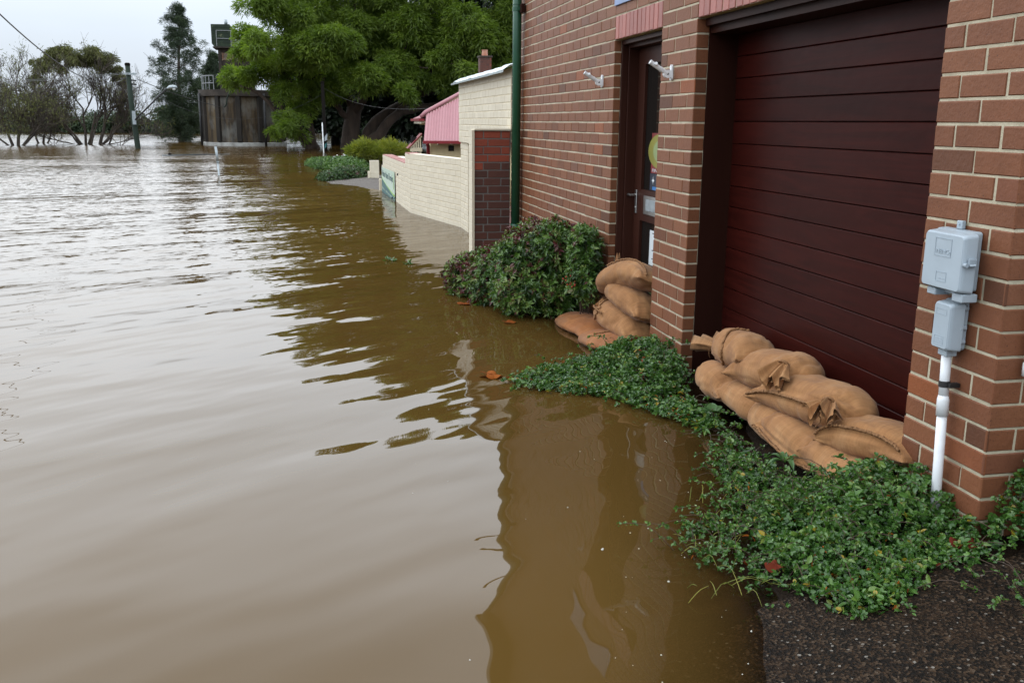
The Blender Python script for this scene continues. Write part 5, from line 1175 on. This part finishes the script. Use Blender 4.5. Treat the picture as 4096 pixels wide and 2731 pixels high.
pp = thing('power_pole', (56.4, -9.46, 0), 'green-stained timber power pole standing in the flood with a street lamp on a long arm', 'power pole')
mb = MB(); mb.tube([(56.4, -9.42, -2), (56.4, -9.46, 0), (56.4, -9.62, 2.2), (56.4, -9.67, 4.40)], [.155, .15, .14, .13], 16); mb.build('pole', 'green_timber', pp, smooth=True)
MB().lathe((56.4, -9.67, 4.401), [(.145, 0), (.15, .10), (.09, .15)], 16).build('cap', 'dark_timber', pp)
MB().box(56.18, 56.25, -9.92, -9.22, 3.92, 4.02).build('crossarm', 'galv', pp)
mb = MB(); mb.box(56.17, 56.26, -9.60, -9.42, 1.30, 2.02); mb.build('arm_bracket', 'galv', pp)
mb = MB(); mb.tube([(56.16, -9.45, 1.55), (56.0, -7.75, 3.16), (56.0, -7.62, 3.24)], .042, 10); la = mb.build('lamp_arm', 'wire', pp, smooth=True)
mb = MB(); mb.tube(curve([(56.0, -7.66, 3.21), (56.0, -7.5, 3.29), (56.0, -7.28, 3.30), (56.0, -7.12, 3.27)], 12), [.05, .06, .08, .10, .11, .11, .11, .105, .10, .085, .06, .03], 12); mb.build('lamp_head', 'galv', la, smooth=True)
MB().lathe((56.0, -7.3, 3.20), [(.05, -.06), (.09, -.02), (.09, .02)], 14).build('lamp_bowl', 'white_plastic', la, smooth=True)
for sg, zz in ((-1, 3.72), (1, 3.65), (1, 3.45)): MB().tube([(56.3, -9.66 + sg*.13, zz), (56.3, -9.66 + sg*.40, zz - .04)], .04, 8).build('insulator', 'black', pp)
def wire(a, b_, sag, rad, label, mat='wire'):
    t = np.linspace(0, 1, 40)[:, None]; P = np.array(a)*(1 - t) + np.array(b_)*t; P[:, 2] -= (sag*4*t*(1 - t))[:, 0]
    mb = MB(); mb.tube(P, rad, 6); o = mb.build('overhead_wire', mat, smooth=True, origin=tuple(a)); tag(o, label, 'wire')
wire((56.3, -9.95, 3.66), (20, -6.6, 4.60), 1.0, .017, 'thick dark cable rising from the pole towards the upper left')
wire((56.2, -9.85, 4.02), (48, -16, 3.12), .10, .008, 'pale thin wire running level to the left from the pole crossarm', 'wire_light')
wire((56.2, -9.60, 3.98), (47.5, -16, 3.02), .10, .008, 'second pale wire running level to the left just under the first one', 'wire_light')
wire((56.2, -9.20, 3.70), (61.0, -5.4, 2.36), .12, .018, 'dark cable dropping from the pole to the concrete tank')
wire((56.2, -9.20, 3.48), (51.5, .55, 2.9), 1.55, .006, 'thin wire sagging from the pole across the front of the concrete tank')
wire((51.5, .72, 3.2), (29.2, 3.5, 1.98), .35, .0045, 'thin wire from the dark pole to the pink roof')

sp_ = thing('sign_post', (29.4, -2.71, 0), 'short galvanised post leaning in the open water, left over from a street sign', 'post')
mb = MB(); mb.tube([(29.4, -2.70, -1), (29.45, -2.76, .42)], .025, 12); mb.build('lower_tube', 'galv', sp_, smooth=True); mb = MB(); mb.tube([(29.45, -2.755, .36), (29.5, -2.795, .82)], .036, 12); mb.tube([(29.45, -2.755, .36), (29.45, -2.757, .385)], .044, 12); mb.build('sleeve', 'galv', sp_, smooth=True)
sb_ = thing('street_sign', (45.2, -6.1, 0), 'grey street sign blade with a bolt, just breaking the surface left of the leaning post', 'sign')
mb = MB(); mb.prism([(45.0, -6.57, -.02), (45.0, -6.57, .055), (45.9, -5.35, .060), (47.6, -3.9, .015), (47.6, -3.9, -.03)], (.06, 0, 0)); mb.build('blade', 'galv', sb_); MB().box(44.97, 45.12, -6.30, -6.18, .05, .13, ch=.01).build('bolt', 'dark_timber', sb_)

# ------------------------------------------------------------------ concrete tank with its tower
tk = thing('concrete_tank', (65.3, -4.30, 0), 'round stained concrete tank with ribs and a white plinth, a mossy tower cabin on top', 'tank')
tcx, tcy, tr_ = 65.3, -4.33, 2.50
def ringp(r_, z, n_=72): return [(tcx + r_*math.cos(a), tcy + r_*math.sin(a), z) for a in np.linspace(0, 6.2832, n_, endpoint=False)]
mb = MB(); mb.lathe((tcx, tcy, -1), [(tr_, 0), (tr_, 4.15)], 72); mb.build('drum', 'tank', tk, smooth=False, origin=(tcx, tcy, 0))
mb = MB(); mb.lathe((tcx, tcy, -1), [(tr_ + .16, 0), (tr_ + .16, 1.17), (tr_ + .01, 1.21)], 72); mb.build('plinth', 'plinth_paint', tk, smooth=False)
mb = MB(); mb.lathe((tcx, tcy, 3.0), [(tr_ + .02, 0), (tr_ + .20, .04), (tr_ + .20, .42), (.1, .44)], 72); mb.build('rim', 'tank_rim', tk, origin=(tcx, tcy, 3))
for k in range(12):
    a = math.pi + R(3 + 30*k + 0); c_, s_ = math.cos(a), math.sin(a); o = np.array([tcx + c_*(tr_ - .02), tcy + s_*(tr_ - .02), 0]); tv = np.array([-s_, c_, 0]); rv = np.array([c_, s_, 0])
    if math.cos(a) > .35: continue
    mb = MB(); mb.prism([o - tv*.17 + [0, 0, .24], o + tv*.17 + [0, 0, .24], o + tv*.13 + rv*.17 + [0, 0, .28], o - tv*.13 + rv*.17 + [0, 0, .28]], (0, 0, 2.76)); mb.build('rib', 'tank_rib', tk, origin=tuple(o))
for a_, nm in ((R(180 + 66), 0), (R(180 - 31), 0)):
    mb = MB(); q = np.array([tcx + math.cos(a_)*(tr_ + .30), tcy + math.sin(a_)*(tr_ + .30), 0]); mb.tube([q + [0, 0, -.5], q + [0, 0, 3.2]], .075, 10); mb.build('drain_pipe', 'black', tk, smooth=True)
tw = (63.9, -4.55)
mb = MB(); mb.box(tw[0] - .4, tw[0] + 1.9, -5.50, -3.52, 3.40, 5.95); mb.box(tw[0] - .47, tw[0] - .4005, -5.53, -5.35, 3.4, 5.95); mb.box(tw[0] - .47, tw[0] - .4005, -4.62, -4.44, 3.4, 5.95); mb.box(tw[0] - .47, tw[0] - .4005, -3.72, -3.52, 3.4, 5.95); mb.build('tower_shaft', 'tank_rim', tk, origin=(64, -4.5, 3.4))
for y0 in (-5.28, -4.36):
    mb = MB(); 
    for q in range(6): mb.box(tw[0] - .44, tw[0] - .401, y0, y0 + .62, 5.20 + q*.075, 5.235 + q*.075)
    mb.box(tw[0] - .45, tw[0] - .401, y0 - .03, y0, 5.17, 5.66); mb.box(tw[0] - .45, tw[0] - .401, y0 + .62, y0 + .65, 5.17, 5.66); mb.build('louvre', 'rust', tk)
mb = MB(); mb.prism([(tw[0] - .7, -5.72, 5.98), (tw[0] - .7, -5.85, 6.15), (tw[0] - .7, -5.85, 7.28), (tw[0] - .7, -4.75, 7.30), (tw[0] - .7, -4.68, 7.18), (tw[0] - .7, -4.68, 5.98)], (1.9, 0, 0)); 
for q in range(6): mb.box(tw[0] - .715, tw[0] - .701, -5.83, -4.69, 6.20 + q*.18, 6.22 + q*.18)
mb.build('cabin', 'cabin', tk, origin=(64, -5.2, 6)); mb = MB(); mb.box(tw[0] - .75, tw[0] + 1.5, -5.8, -3.4, 5.90, 5.979); mb.build('cabin_floor', 'tank_rim', tk)
mb = MB(); mb.tube([(tw[0], -5.0, 7.29), (tw[0], -5.0, 7.62)], .10, 12); mb.build('flue', 'galv', tk, smooth=True)
def rails(mb, pts, z0, hs, rad=.026, every=1):
    for hh in hs: mb.tube([(x, y, z0 + hh) for x, y in pts], rad, 6)
    for x, y in pts[::every]: mb.tube([(x, y, z0), (x, y, z0 + max(hs))], rad, 6)
mb = MB(); rails(mb, [(tw[0] - .72, -5.55), (tw[0] - .72, -4.7), (tw[0] - .72, -4.2), (tw[0] - .72, -3.45), (tw[0] + .6, -3.45)], 6.0, (.45, .92), .022); mb.build('tower_railing', 'wire_light', tk)
angs = np.linspace(R(180 + 88), R(180 + 40), 6); mb = MB(); rails(mb, [(tcx + 2.45*math.cos(a), tcy + 2.45*math.sin(a)) for a in angs], 3.42, (.4, .85), .026); mb.build('rim_railing', 'wire_light', tk)
angs = np.linspace(R(180 - 16), R(180 - 80), 9); mb = MB(); rails(mb, [(tcx + 2.45*math.cos(a), tcy + 2.45*math.sin(a)) for a in angs], 3.42, (.4, .85), .022); mb.build('rim_railing', 'wire_light', tk)
mb = MB(); mb.tube(curve([(62.6, -5.3, 2.35), (62.55, -5.15, 2.5), (62.5, -5.05, 2.95), (62.6, -4.8, 3.38), (62.9, -4.5, 3.45)], 16), .04, 8); mb.build('hose', 'green_timber', tk, smooth=True)
mb = MB(); mb.box(66.5, 67.5, -1.95, 2.5, 2.6, 2.95); tag(mb.build('pipe_bridge', 'tank_rim', origin=(67, 0, 2.6)), 'dark concrete walkway beam reaching right from the tank behind the trees', 'beam')

# ------------------------------------------------------------------ trees
def subdivide(rs_, lobes_, k=8, f=.50):
    out = []
    for (x, y, z, r_) in lobes_:
        P, U = shell(rs_, k, (x, y, z), (r_, r_, r_*.72), .45, .85, .25)
        out += [(p[0], p[1], p[2], r_*f*rs_.uniform(.75, 1.2)) for p in P]
    return out
def leafy_lobes(mb, rs_, lobes_, per, L, W, droop=.5, shape='frond', up=.35, tintf=None, lo=.45, hi=1.05, flat=.82, spread=.5):
    for (x, y, z, r_) in lobes_:
        k = int(per*r_*r_); P, U = shell(rs_, k, (x, y, z), (r_*1.05, r_*1.05, r_*flat), lo, hi, up)
        lum = np.array([mnoise.noise(tuple(p*1.15)) for p in P]); ok = lum > -.42; P, U, lum = P[ok], U[ok], lum[ok]; lum2 = np.array([mnoise.noise(tuple(p*3.1)) for p in P])
        D = unit(U*np.array([1, 1, spread]) + np.array([0, 0, .02]) + .45*rs_.normal(size=P.shape)); N = unit(U + np.array([0, 0, .8]) + .3*rs_.normal(size=P.shape))
        tint = np.clip(.42 + .28*lum + .22*lum2 + rs_.normal(0, .10, len(P)), 0, 1)
        leaves(mb, P, D, N, L*rs_.uniform(.6, 1.25, len(P)), W*rs_.uniform(.7, 1.2, len(P)), tint, droop, .05, shape=shape)
def connect(mb, limbs, lobes_, rs_, r0=.06):
    allp = np.concatenate(limbs)
    for (x, y, z, r_) in lobes_:
        c = np.array([x, y, z]); d = np.linalg.norm((allp - c)*[1, 1, 1.3], axis=1); p = allp[np.argmin(d)]
        mid = (p + c)/2 + np.array([0, 0, -.12*r_]) + rs_.normal(0, .12, 3); limb(mb, [p, mid, c + [0, 0, .1]], r0, .018, 5, 9, .03, rs_)
        for q in range(5):
            e, _ = shell(rs_, 1, c, (r_, r_, r_*.8), .6, .95, .2); limb(mb, [c*.6 + mid*.4, (c + e[0])/2 + rs_.normal(0, .08, 3), e[0]], .022, .007, 4, 6)
LEAN = [(52.6, -2.33, 7.16, 1.09), (53.1, -1.27, 7.03, 1.34), (55.5, -3.1, 5.99, 0.82), (50.9, -2.14, 5.12, 1.12), (53.3, -3.15, 5.0, 0.75), (56.5, -4.34, 3.73, 0.78), (55.7, -3.23, 3.71, 0.97), (55.4, -2.15, 4.18, 1.15), (53.9, -1.14, 5.36, 1.36), (54.9, -1.49, 3.02, 0.83), (53.1, -0.85, 1.18, 0.81), (53.6, -1.4, 1.79, 0.54), (54.9, -1.48, 8.53, 1.39), (54.2, -1.9, .95, .5)]
JAC = [(55.1, -0.19, 6.59, 1.52), (56.2, 1.26, 7.54, 1.42), (55.9, 2.65, 6.74, 1.41), (52.8, 0.2, 4.87, 1.34), (56.3, -0.55, 3.9, 1.17), (52.7, 1.35, 5.76, 1.33), (56.8, 4.19, 7.81, 1.57), (54.9, 5.45, 6.5, 1.39), (56.1, 4.58, 5.64, 1.29), (56.9, 3.39, 5.19, 1.44), (53.1, 2.58, 3.95, 1.29), (54.1, 3.87, 3.89, 1.18), (54.5, 4.66, 4.38, 1.13), (56.5, 1.52, 4.3, 1.17), (54.7, 6.65, 7.43, 1.38), (57.2, 7.44, 6.27, 1.58), (56.9, 6.38, 5.02, 1.44), (53.0, 7.6, 4.82, 1.34), (53.2, 8.35, 6.65, 1.47), (53.6, 9.38, 5.81, 1.36), (57.3, 9.52, 4.61, 1.32), (54.7, 10.31, 7.31, 1.51), (55.6, 11.01, 5.76, 1.28), (54.0, 10.69, 4.24, 0.99), (55.0, 7.64, 3.75, 1.14), (54.4, 5.85, 3.58, 1.0), (55.9, -0.37, 2.24, 0.72), (57.1, 0.65, 3.48, 1.0), (56.8, 9.17, 3.47, 0.91), (57.5, 3.71, 6.68, 1.32), (55.9, 1.1, 3.09, 0.72), (53.3, 5.01, 3.07, 0.78), (57.0, 0.37, 9.1, 1.84), (56.8, 2.53, 9.38, 1.96), (57.6, 4.78, 9.8, 1.99), (55.1, 6.96, 9.53, 2.03), (58.2, 9.91, 9.83, 2.14), (55.4, 11.68, 8.82, 2.04), (53.9, 12.39, 6.83, 1.74), (54.3, 1.33, 10.73, 2.0), (58.3, 4.39, 12.22, 2.41), (58.9, 7.73, 12.73, 2.44), (54.4, 10.0, 11.35, 2.25), (58.0, 13.54, 10.91, 2.13), (56.1, 5.92, 13.9, 2.06), (54.8, 8.85, 13.77, 2.01), (54.0, 13.64, 7.57, 1.99), (56.3, 14.82, 5.16, 1.81), (56.9, 13.1, 4.66, 1.57)]
rt = np.random.RandomState(51)
jt = thing('jacaranda_tree', (57, 2.1, 0), 'huge spreading jacaranda with fine light green fronds and heavy dark limbs, behind the cottage', 'tree', 'jacaranda trees in the flood')
tb = MB(); lm = []
lm.append(limb(tb, [(57, 2.0, -1.5), (57, 2.10, -.1), (57, 2.21, 1.1), (57, 2.39, 2.1), (57, 2.5, 2.7)], .62, .36, 14, 16))
for pts, r0, r1 in (([(57, 2.39, 2.0), (57, 2.0, 3.33), (57, 1.95, 4.2), (57, 2.56, 5.5), (57, 2.6, 7.4), (57, 2.3, 9.5)], .27, .07), ([(57, 2.42, 2.1), (56, 2.92, 2.8), (56, 3.43, 3.5), (56, 3.6, 4.6), (56.5, 4.4, 6.2)], .24, .06), ([(57.2, 2.6, -.2), (57, 2.95, .45), (57, 3.59, 1.4), (57, 4.77, 2.4), (57, 6.4, 3.3), (57, 8.0, 3.7), (57, 9.6, 4.5), (57, 12, 6)], .42, .10), ([(56.6, 2.7, -.2), (56, 3.95, 1.1), (56, 4.96, 2.1), (56, 7.0, 2.5), (56, 8.8, 3.1), (56, 11.0, 3.9)], .36, .08), ([(58, 2.7, 2.2), (58, 2.98, 3.8), (58, 2.91, 6.3), (58, 2.5, 8), (57.5, 3.2, 10.5)], .22, .06), ([(57, 2.2, 1.5), (56.6, 1.3, 2.6), (56, .7, 3.7), (55.5, .2, 5.2)], .20, .05), ([(57, 6.4, 3.3), (57, 7.0, 4.8), (57.2, 7.2, 6.8), (57, 7.4, 9.4)], .2, .05), ([(56, 5.0, 2.1), (55.4, 5.4, 3.4), (55, 5.2, 5.2), (55, 5.6, 7)], .16, .04)):
    lm.append(limb(tb, pts, r0, r1, 9, 18, .05, rt))
connect(tb, lm, JAC, rt); tb.build('trunk', 'bark', jt, smooth=True, origin=(57, 2.1, 0))
mb = MB(); leafy_lobes(mb, rt, subdivide(rt, JAC), 1500, .27, .062, .35, flat=.80, spread=.42); mb.build('crown', 'jac', jt, origin=(57, 2.1, 0))
lt = thing('jacaranda_tree', (57.5, 0, 0), 'leaning jacaranda whose lower light green boughs hang in front of the concrete tank', 'tree', 'jacaranda trees in the flood')
tb = MB(); lm = []
for pts, r0, r1 in (([(57.5, .25, -1), (57.5, .02, 0), (57.5, -.37, .4), (57.5, -.77, 1.06), (57.5, -.80, 2.3), (57.5, -.83, 3.0)], .42, .20), ([(57.4, -.78, 2.2), (56, -1.05, 3.66), (56, -1.89, 4.58), (56, -2.67, 4.96), (56, -3.75, 4.67)], .17, .05), ([(57.3, -.4, .4), (56, -1.0, 1.1), (55.4, -1.45, 1.62), (55, -1.9, 2.15), (55, -2.59, 2.87), (55, -3.1, 3.19), (55, -3.75, 3.44)], .19, .05), ([(57.4, -.80, 2.5), (56.5, -.5, 4.2), (55.0, -.9, 5.8), (54, -1.5, 7.6)], .15, .04), ([(57.3, -.3, .3), (56, -.49, .6), (55.5, -1.0, 1.1), (53.6, -1.1, 1.3)], .10, .03), ([(57, 0.0, .0), (57, -.08, 2.47), (57, .11, 3.71), (57, .01, 4.67)], .17, .06)):
    lm.append(limb(tb, pts, r0, r1, 8, 16, .04, rt))
connect(tb, lm, LEAN, rt, .045); tb.build('trunk', 'bark', lt, smooth=True, origin=(57.5, 0, 0))
mb = MB(); leafy_lobes(mb, rt, subdivide(rt, LEAN), 1700, .25, .058, .35, flat=.80, spread=.42); mb.build('crown', 'jac', lt, origin=(57.5, 0, 0))

def dense_tree(x, y, lobes_, label, seed, mat='dark_leaf', per=520, L=.42, W=.22):
    rs_ = np.random.RandomState(seed); t = thing('dark_tree', (x, y, 0), label, 'tree', 'dark trees behind the jacarandas')
    tb = MB(); l0 = limb(tb, [(x, y, -1.5), (x, y + .1, 1), (x + .2, y, 2.6), (x, y, 4.5)], .40, .15, 8, 10); connect(tb, [l0], lobes_, rs_, .09); tb.build('trunk', 'dark_timber', t, smooth=True, origin=(x, y, 0))
    mb = MB(); leafy_lobes(mb, rs_, lobes_, per, L, W, .2, 'round', .1, lo=.25, hi=1.05); mb.build('crown', mat, t, origin=(x, y, 0))
rd = np.random.RandomState(61)
def lobes_box(x0, x1, y0, y1, z0, z1, k, r0, r1): return [(rd.uniform(x0, x1), rd.uniform(y0, y1), rd.uniform(z0, z1), rd.uniform(r0, r1)) for _ in range(k)]
dense_tree(68, 1.5, lobes_box(66, 70, -1.0, 3.6, 1.9, 6.5, 22, 1.1, 1.6), 'dark dense tree between the two jacaranda trunks', 62)
dense_tree(67, 5.2, lobes_box(65.5, 69, 2.4, 7.6, 1.5, 8.5, 28, 1.2, 1.8), 'dark dense tree behind the heavy right limbs of the jacaranda', 63)
dense_tree(66, 10.2, lobes_box(64.5, 68, 6.6, 14.5, 1.3, 9.5, 40, 1.3, 1.9), 'dark dense tree behind the cottage roof, right of the jacaranda trunk', 64)

def casuarina(x, y, h_, wid, label, seed, name='casuarina_tree', low=.2):
    rs_ = np.random.RandomState(seed); t = thing(name, (x, y, 0), label, 'tree'); tb = MB(); mb = MB()
    trunk = limb(tb, [(x, y - .15, -1.5), (x, y, 1.5), (x, y + .05, h_*.5), (x, y + .45, h_)], .26, .03, 8, 24)
    for k in range(84):
        f = (k + rs_.uniform(0, 1))/84; z = low + (h_*.98 - low)*f; p = trunk[np.argmin(abs(trunk[:, 2] - z*.93))]
        prof_ = np.interp(f, [0, .22, .40, .55, .75, .9, 1], [.95, 1.0, .82, 1.0, .62, .30, .08]); L = wid*prof_*rs_.uniform(.45, 1.12); a = k*2.399 + rs_.uniform(-.4, .4)
        e = np.array([p[0] + math.cos(a)*L, p[1] + math.sin(a)*L, max(z + L*rs_.uniform(.15, .60), .12)]); C_ = limb(tb, [p, p*.5 + e*.5 + [0, 0, -.12*L], e], .040*(1 - .6*f), .008, 5, 9)
        for q in range(3 if f > .35 else 7):
            c = C_[rs_.randint(4 if f > .35 else 2, 9)] + rs_.normal(0, .10, 3); rr_ = rs_.uniform(.16, .36) + (.12 if f < .35 else 0); m_ = 150
            P, U = shell(rs_, m_, c, (rr_, rr_, rr_*.9), .1, 1.05, .3); P[:, 2] = np.maximum(P[:, 2], .04)
            leaves(mb, P, unit(U*.6 + [0, 0, .45] + .4*rs_.normal(size=P.shape)), rs_.normal(size=P.shape), rs_.uniform(.12, .28, m_), .026, np.clip(.45 + rs_.normal(0, .2) + rs_.normal(0, .16, m_), 0, 1), .35, .05, shape='frond')
    tb.build('trunk', 'bark_grey', t, smooth=True, origin=(x, y, 0)); mb.build('crown', 'casu', t, origin=(x, y, 0))
casuarina(74, -9.3, 9.6, 2.2, 'tall dark casuarina with feathery pointed crown, left of the concrete tank', 71)
casuarina(82, -7.9, 6.9, 1.5, 'smaller dark conifer peeping out between the tall casuarina and the tank tower', 72, 'conifer_tree')

def gum(x, y, stems, label, seed, crown, spread, height, sparse, levels=4, group=None, name='gum_tree', tuft=.0):
    rs_ = np.random.RandomState(seed); t = thing(name, (x, y, 0), label, 'tree', group); tb = MB(); tips = []
    def br(p, d, L, r_, lev):
        n_ = 5; pts = [p]; dd = d.copy()
        for k in range(n_):
            dd = unit(dd + rs_.normal(0, .10, 3) + np.array([0, 0, .045])); pts.append(pts[-1] + dd*L/n_)
        pts = np.array(pts); r_ = max(r_, .009); tb.tube(pts, np.linspace(r_, r_*.6, n_ + 1), 6 if lev > 2 else (4 if lev > 0 else 3), 0, .5, False)
        if lev == 0: tips.append((pts[-1], dd)); return
        for c in range(rs_.randint(2, 4) + (lev > 1)):
            i = rs_.randint(2, n_ + 1); a = rs_.uniform(0, 6.28); u = unit(np.cross(dd, rs_.normal(size=3))); an = rs_.uniform(.30, .75)
            nd_ = unit(dd*math.cos(an) + u*math.sin(an)); 
            if nd_[2] < -.1: nd_[2] = abs(nd_[2])*.3
            br(pts[i], nd_, L*rs_.uniform(.55, .86), r_*.58, lev - 1)
    for (oy, ox, ang, az, L, r_) in stems:
        d = np.array([math.sin(ang)*math.sin(az)*.8, math.sin(ang)*math.cos(az), math.cos(ang)]); p0 = np.array([x + ox, y + oy, 0.]); tb.tube([p0 - d*1.2, p0], r_*1.05, 7); br(p0, unit(d), L, r_, levels)
    tb.build('trunk', 'bark_grey', t, smooth=True, origin=(x, y, 0))
    mb = MB()
    if crown: leafy_lobes(mb, rs_, subdivide(rs_, crown, 7, .45), 2600, .20, .040, .6, 'lance', .3, lo=.15, hi=1.08)
    tp = np.array([q for q, _ in tips]); sel = rs_.uniform(size=len(tp)) < sparse
    for p in tp[sel]:
        k = rs_.randint(5, 16); P = p + rs_.normal(0, .17 + tuft, (k, 3)); P[:, 2] = np.maximum(P[:, 2], .05); leaves(mb, P, unit(rs_.normal(size=(k, 3)) + [0, 0, -.5]), rs_.normal(size=(k, 3)), rs_.uniform(.12, .24, k), .036, rs_.uniform(0, .75, k), .5, .05, shape='lance')
    if mb.n: mb.build('crown', 'gum', t, origin=(x, y, 0))
gcrown = [(66, -15.75, 5.20, .85), (66.2, -15.2, 5.45, .80), (65.8, -14.6, 5.20, .75), (66.3, -14.0, 5.20, .65), (66, -13.3, 5.42, .95), (65.7, -12.8, 5.10, .75), (66.2, -13.7, 4.9, .65), (66.4, -12.4, 4.65, .6), (65.6, -16.3, 4.60, .65), (66.1, -11.9, 4.05, .50), (65.8, -16.6, 4.0, .5), (66, -15.0, 4.7, .55)]
gum(65.5, -14.1, [(-.25, 0, .45, math.pi, 1.9, .085), (0, 0, .06, 0, 2.2, .085), (.12, .3, .28, 0, 2.1, .09), (.85, 0, .14, 0, 2.2, .11), (.95, .2, .70, 0, 1.9, .075), (-.45, .2, .75, math.pi, 1.5, .06), (1.05, -.2, 1.1, 0, 1.9, .07), (1.3, .1, 1.25, 0, 1.6, .04), (-.7, -.1, 1.2, math.pi, 1.6, .04), (-.4, .4, .6, math.pi, 1.8, .05), (1.4, -.1, .45, 0, 1.8, .055), (.4, -.3, .2, 0, 2.0, .06)], 'bare-branched gum tree with rounded olive green top, standing left of the power pole', 81, gcrown, 1, 6, .06, levels=5)
gum(62, -17.2, [(-.2, 0, .25, math.pi, 1.9, .09), (.1, 0, .10, 0, 2.1, .10), (.3, .2, .55, 0, 1.8, .07), (-.5, .2, .85, math.pi, 1.7, .06), (.45, -.2, 1.0, 0, 1.9, .06), (0, .3, .6, math.pi*.5, 1.6, .06)], 'thin leafless tree with dark twiggy crown at the left edge', 83, None, 1, 6, .13, levels=5, tuft=.02)
gum(60, -19.2, [(-.2, 0, .25, math.pi, 1.8, .08), (.1, 0, .15, 0, 2.0, .09), (.3, .2, .65, 0, 1.8, .07), (.4, 0, 1.0, 0, 1.8, .06)], 'dark brushy tree half outside the frame at the far left', 85, None, 1, 6, .22, levels=5, tuft=.04)
gum(67.5, -17.2, [(-.2, 0, .35, math.pi, 1.6, .07), (.1, 0, .15, 0, 1.8, .08), (.3, .2, .55, 0, 1.5, .06)], 'dark twiggy tree standing between the leafless one and the olive-topped gum', 87, None, 1, 5, .2, levels=5, tuft=.04)
gum(63, -11.6, [(-.1, 0, .5, math.pi, .55, .02), (0, 0, .2, 0, .6, .02), (.1, 0, .7, 0, .55, .02), (.1, .1, 1.0, 0, .6, .018)], 'low drowned bare bush in the bright water left of the pole', 89, None, 1, 1, .0, levels=3, name='bare_bush')
gum(66, -16.1, [(-.1, 0, .5, math.pi, .6, .02), (0, 0, .2, 0, .6, .02), (.1, 0, .7, 0, .6, .02)], 'low drowned bare bush between the leafless tree and the gum', 91, None, 1, 1, .05, levels=3, name='bare_bush')

# wooded far bank: one mass
rs_ = np.random.RandomState(95); mb = MB()
for y in np.arange(-75, 75, 1.25):
    x = 126 + 6*math.sin(y*.07) + max(0, y)*.1
    topz = 2.6 + 1.2*mnoise.noise((y*.09, 3, 1)) + 1.0*mnoise.noise((y*.31, 8, 1)) + (.8 if y > -16 else 0) + (1.2 if y > -6 else 0)
    for q in range(3):
        r_ = rs_.uniform(.9, 1.5); leafy_lobes(mb, rs_, [(x + rs_.uniform(0, 5), y + rs_.uniform(-.8, .8), max(.6, topz - r_ - q*1.15 + rs_.uniform(-.3, .3)), r_)], 420, .30, .20, .2, 'round', .2, lo=.4)
mb.build('far_woods', 'bank')['kind'] = 'stuff'
mb = MB(); mb.box(131, 140, -90, 90, -1, .35); mb.build('far_bank', 'soil')['kind'] = 'structure'
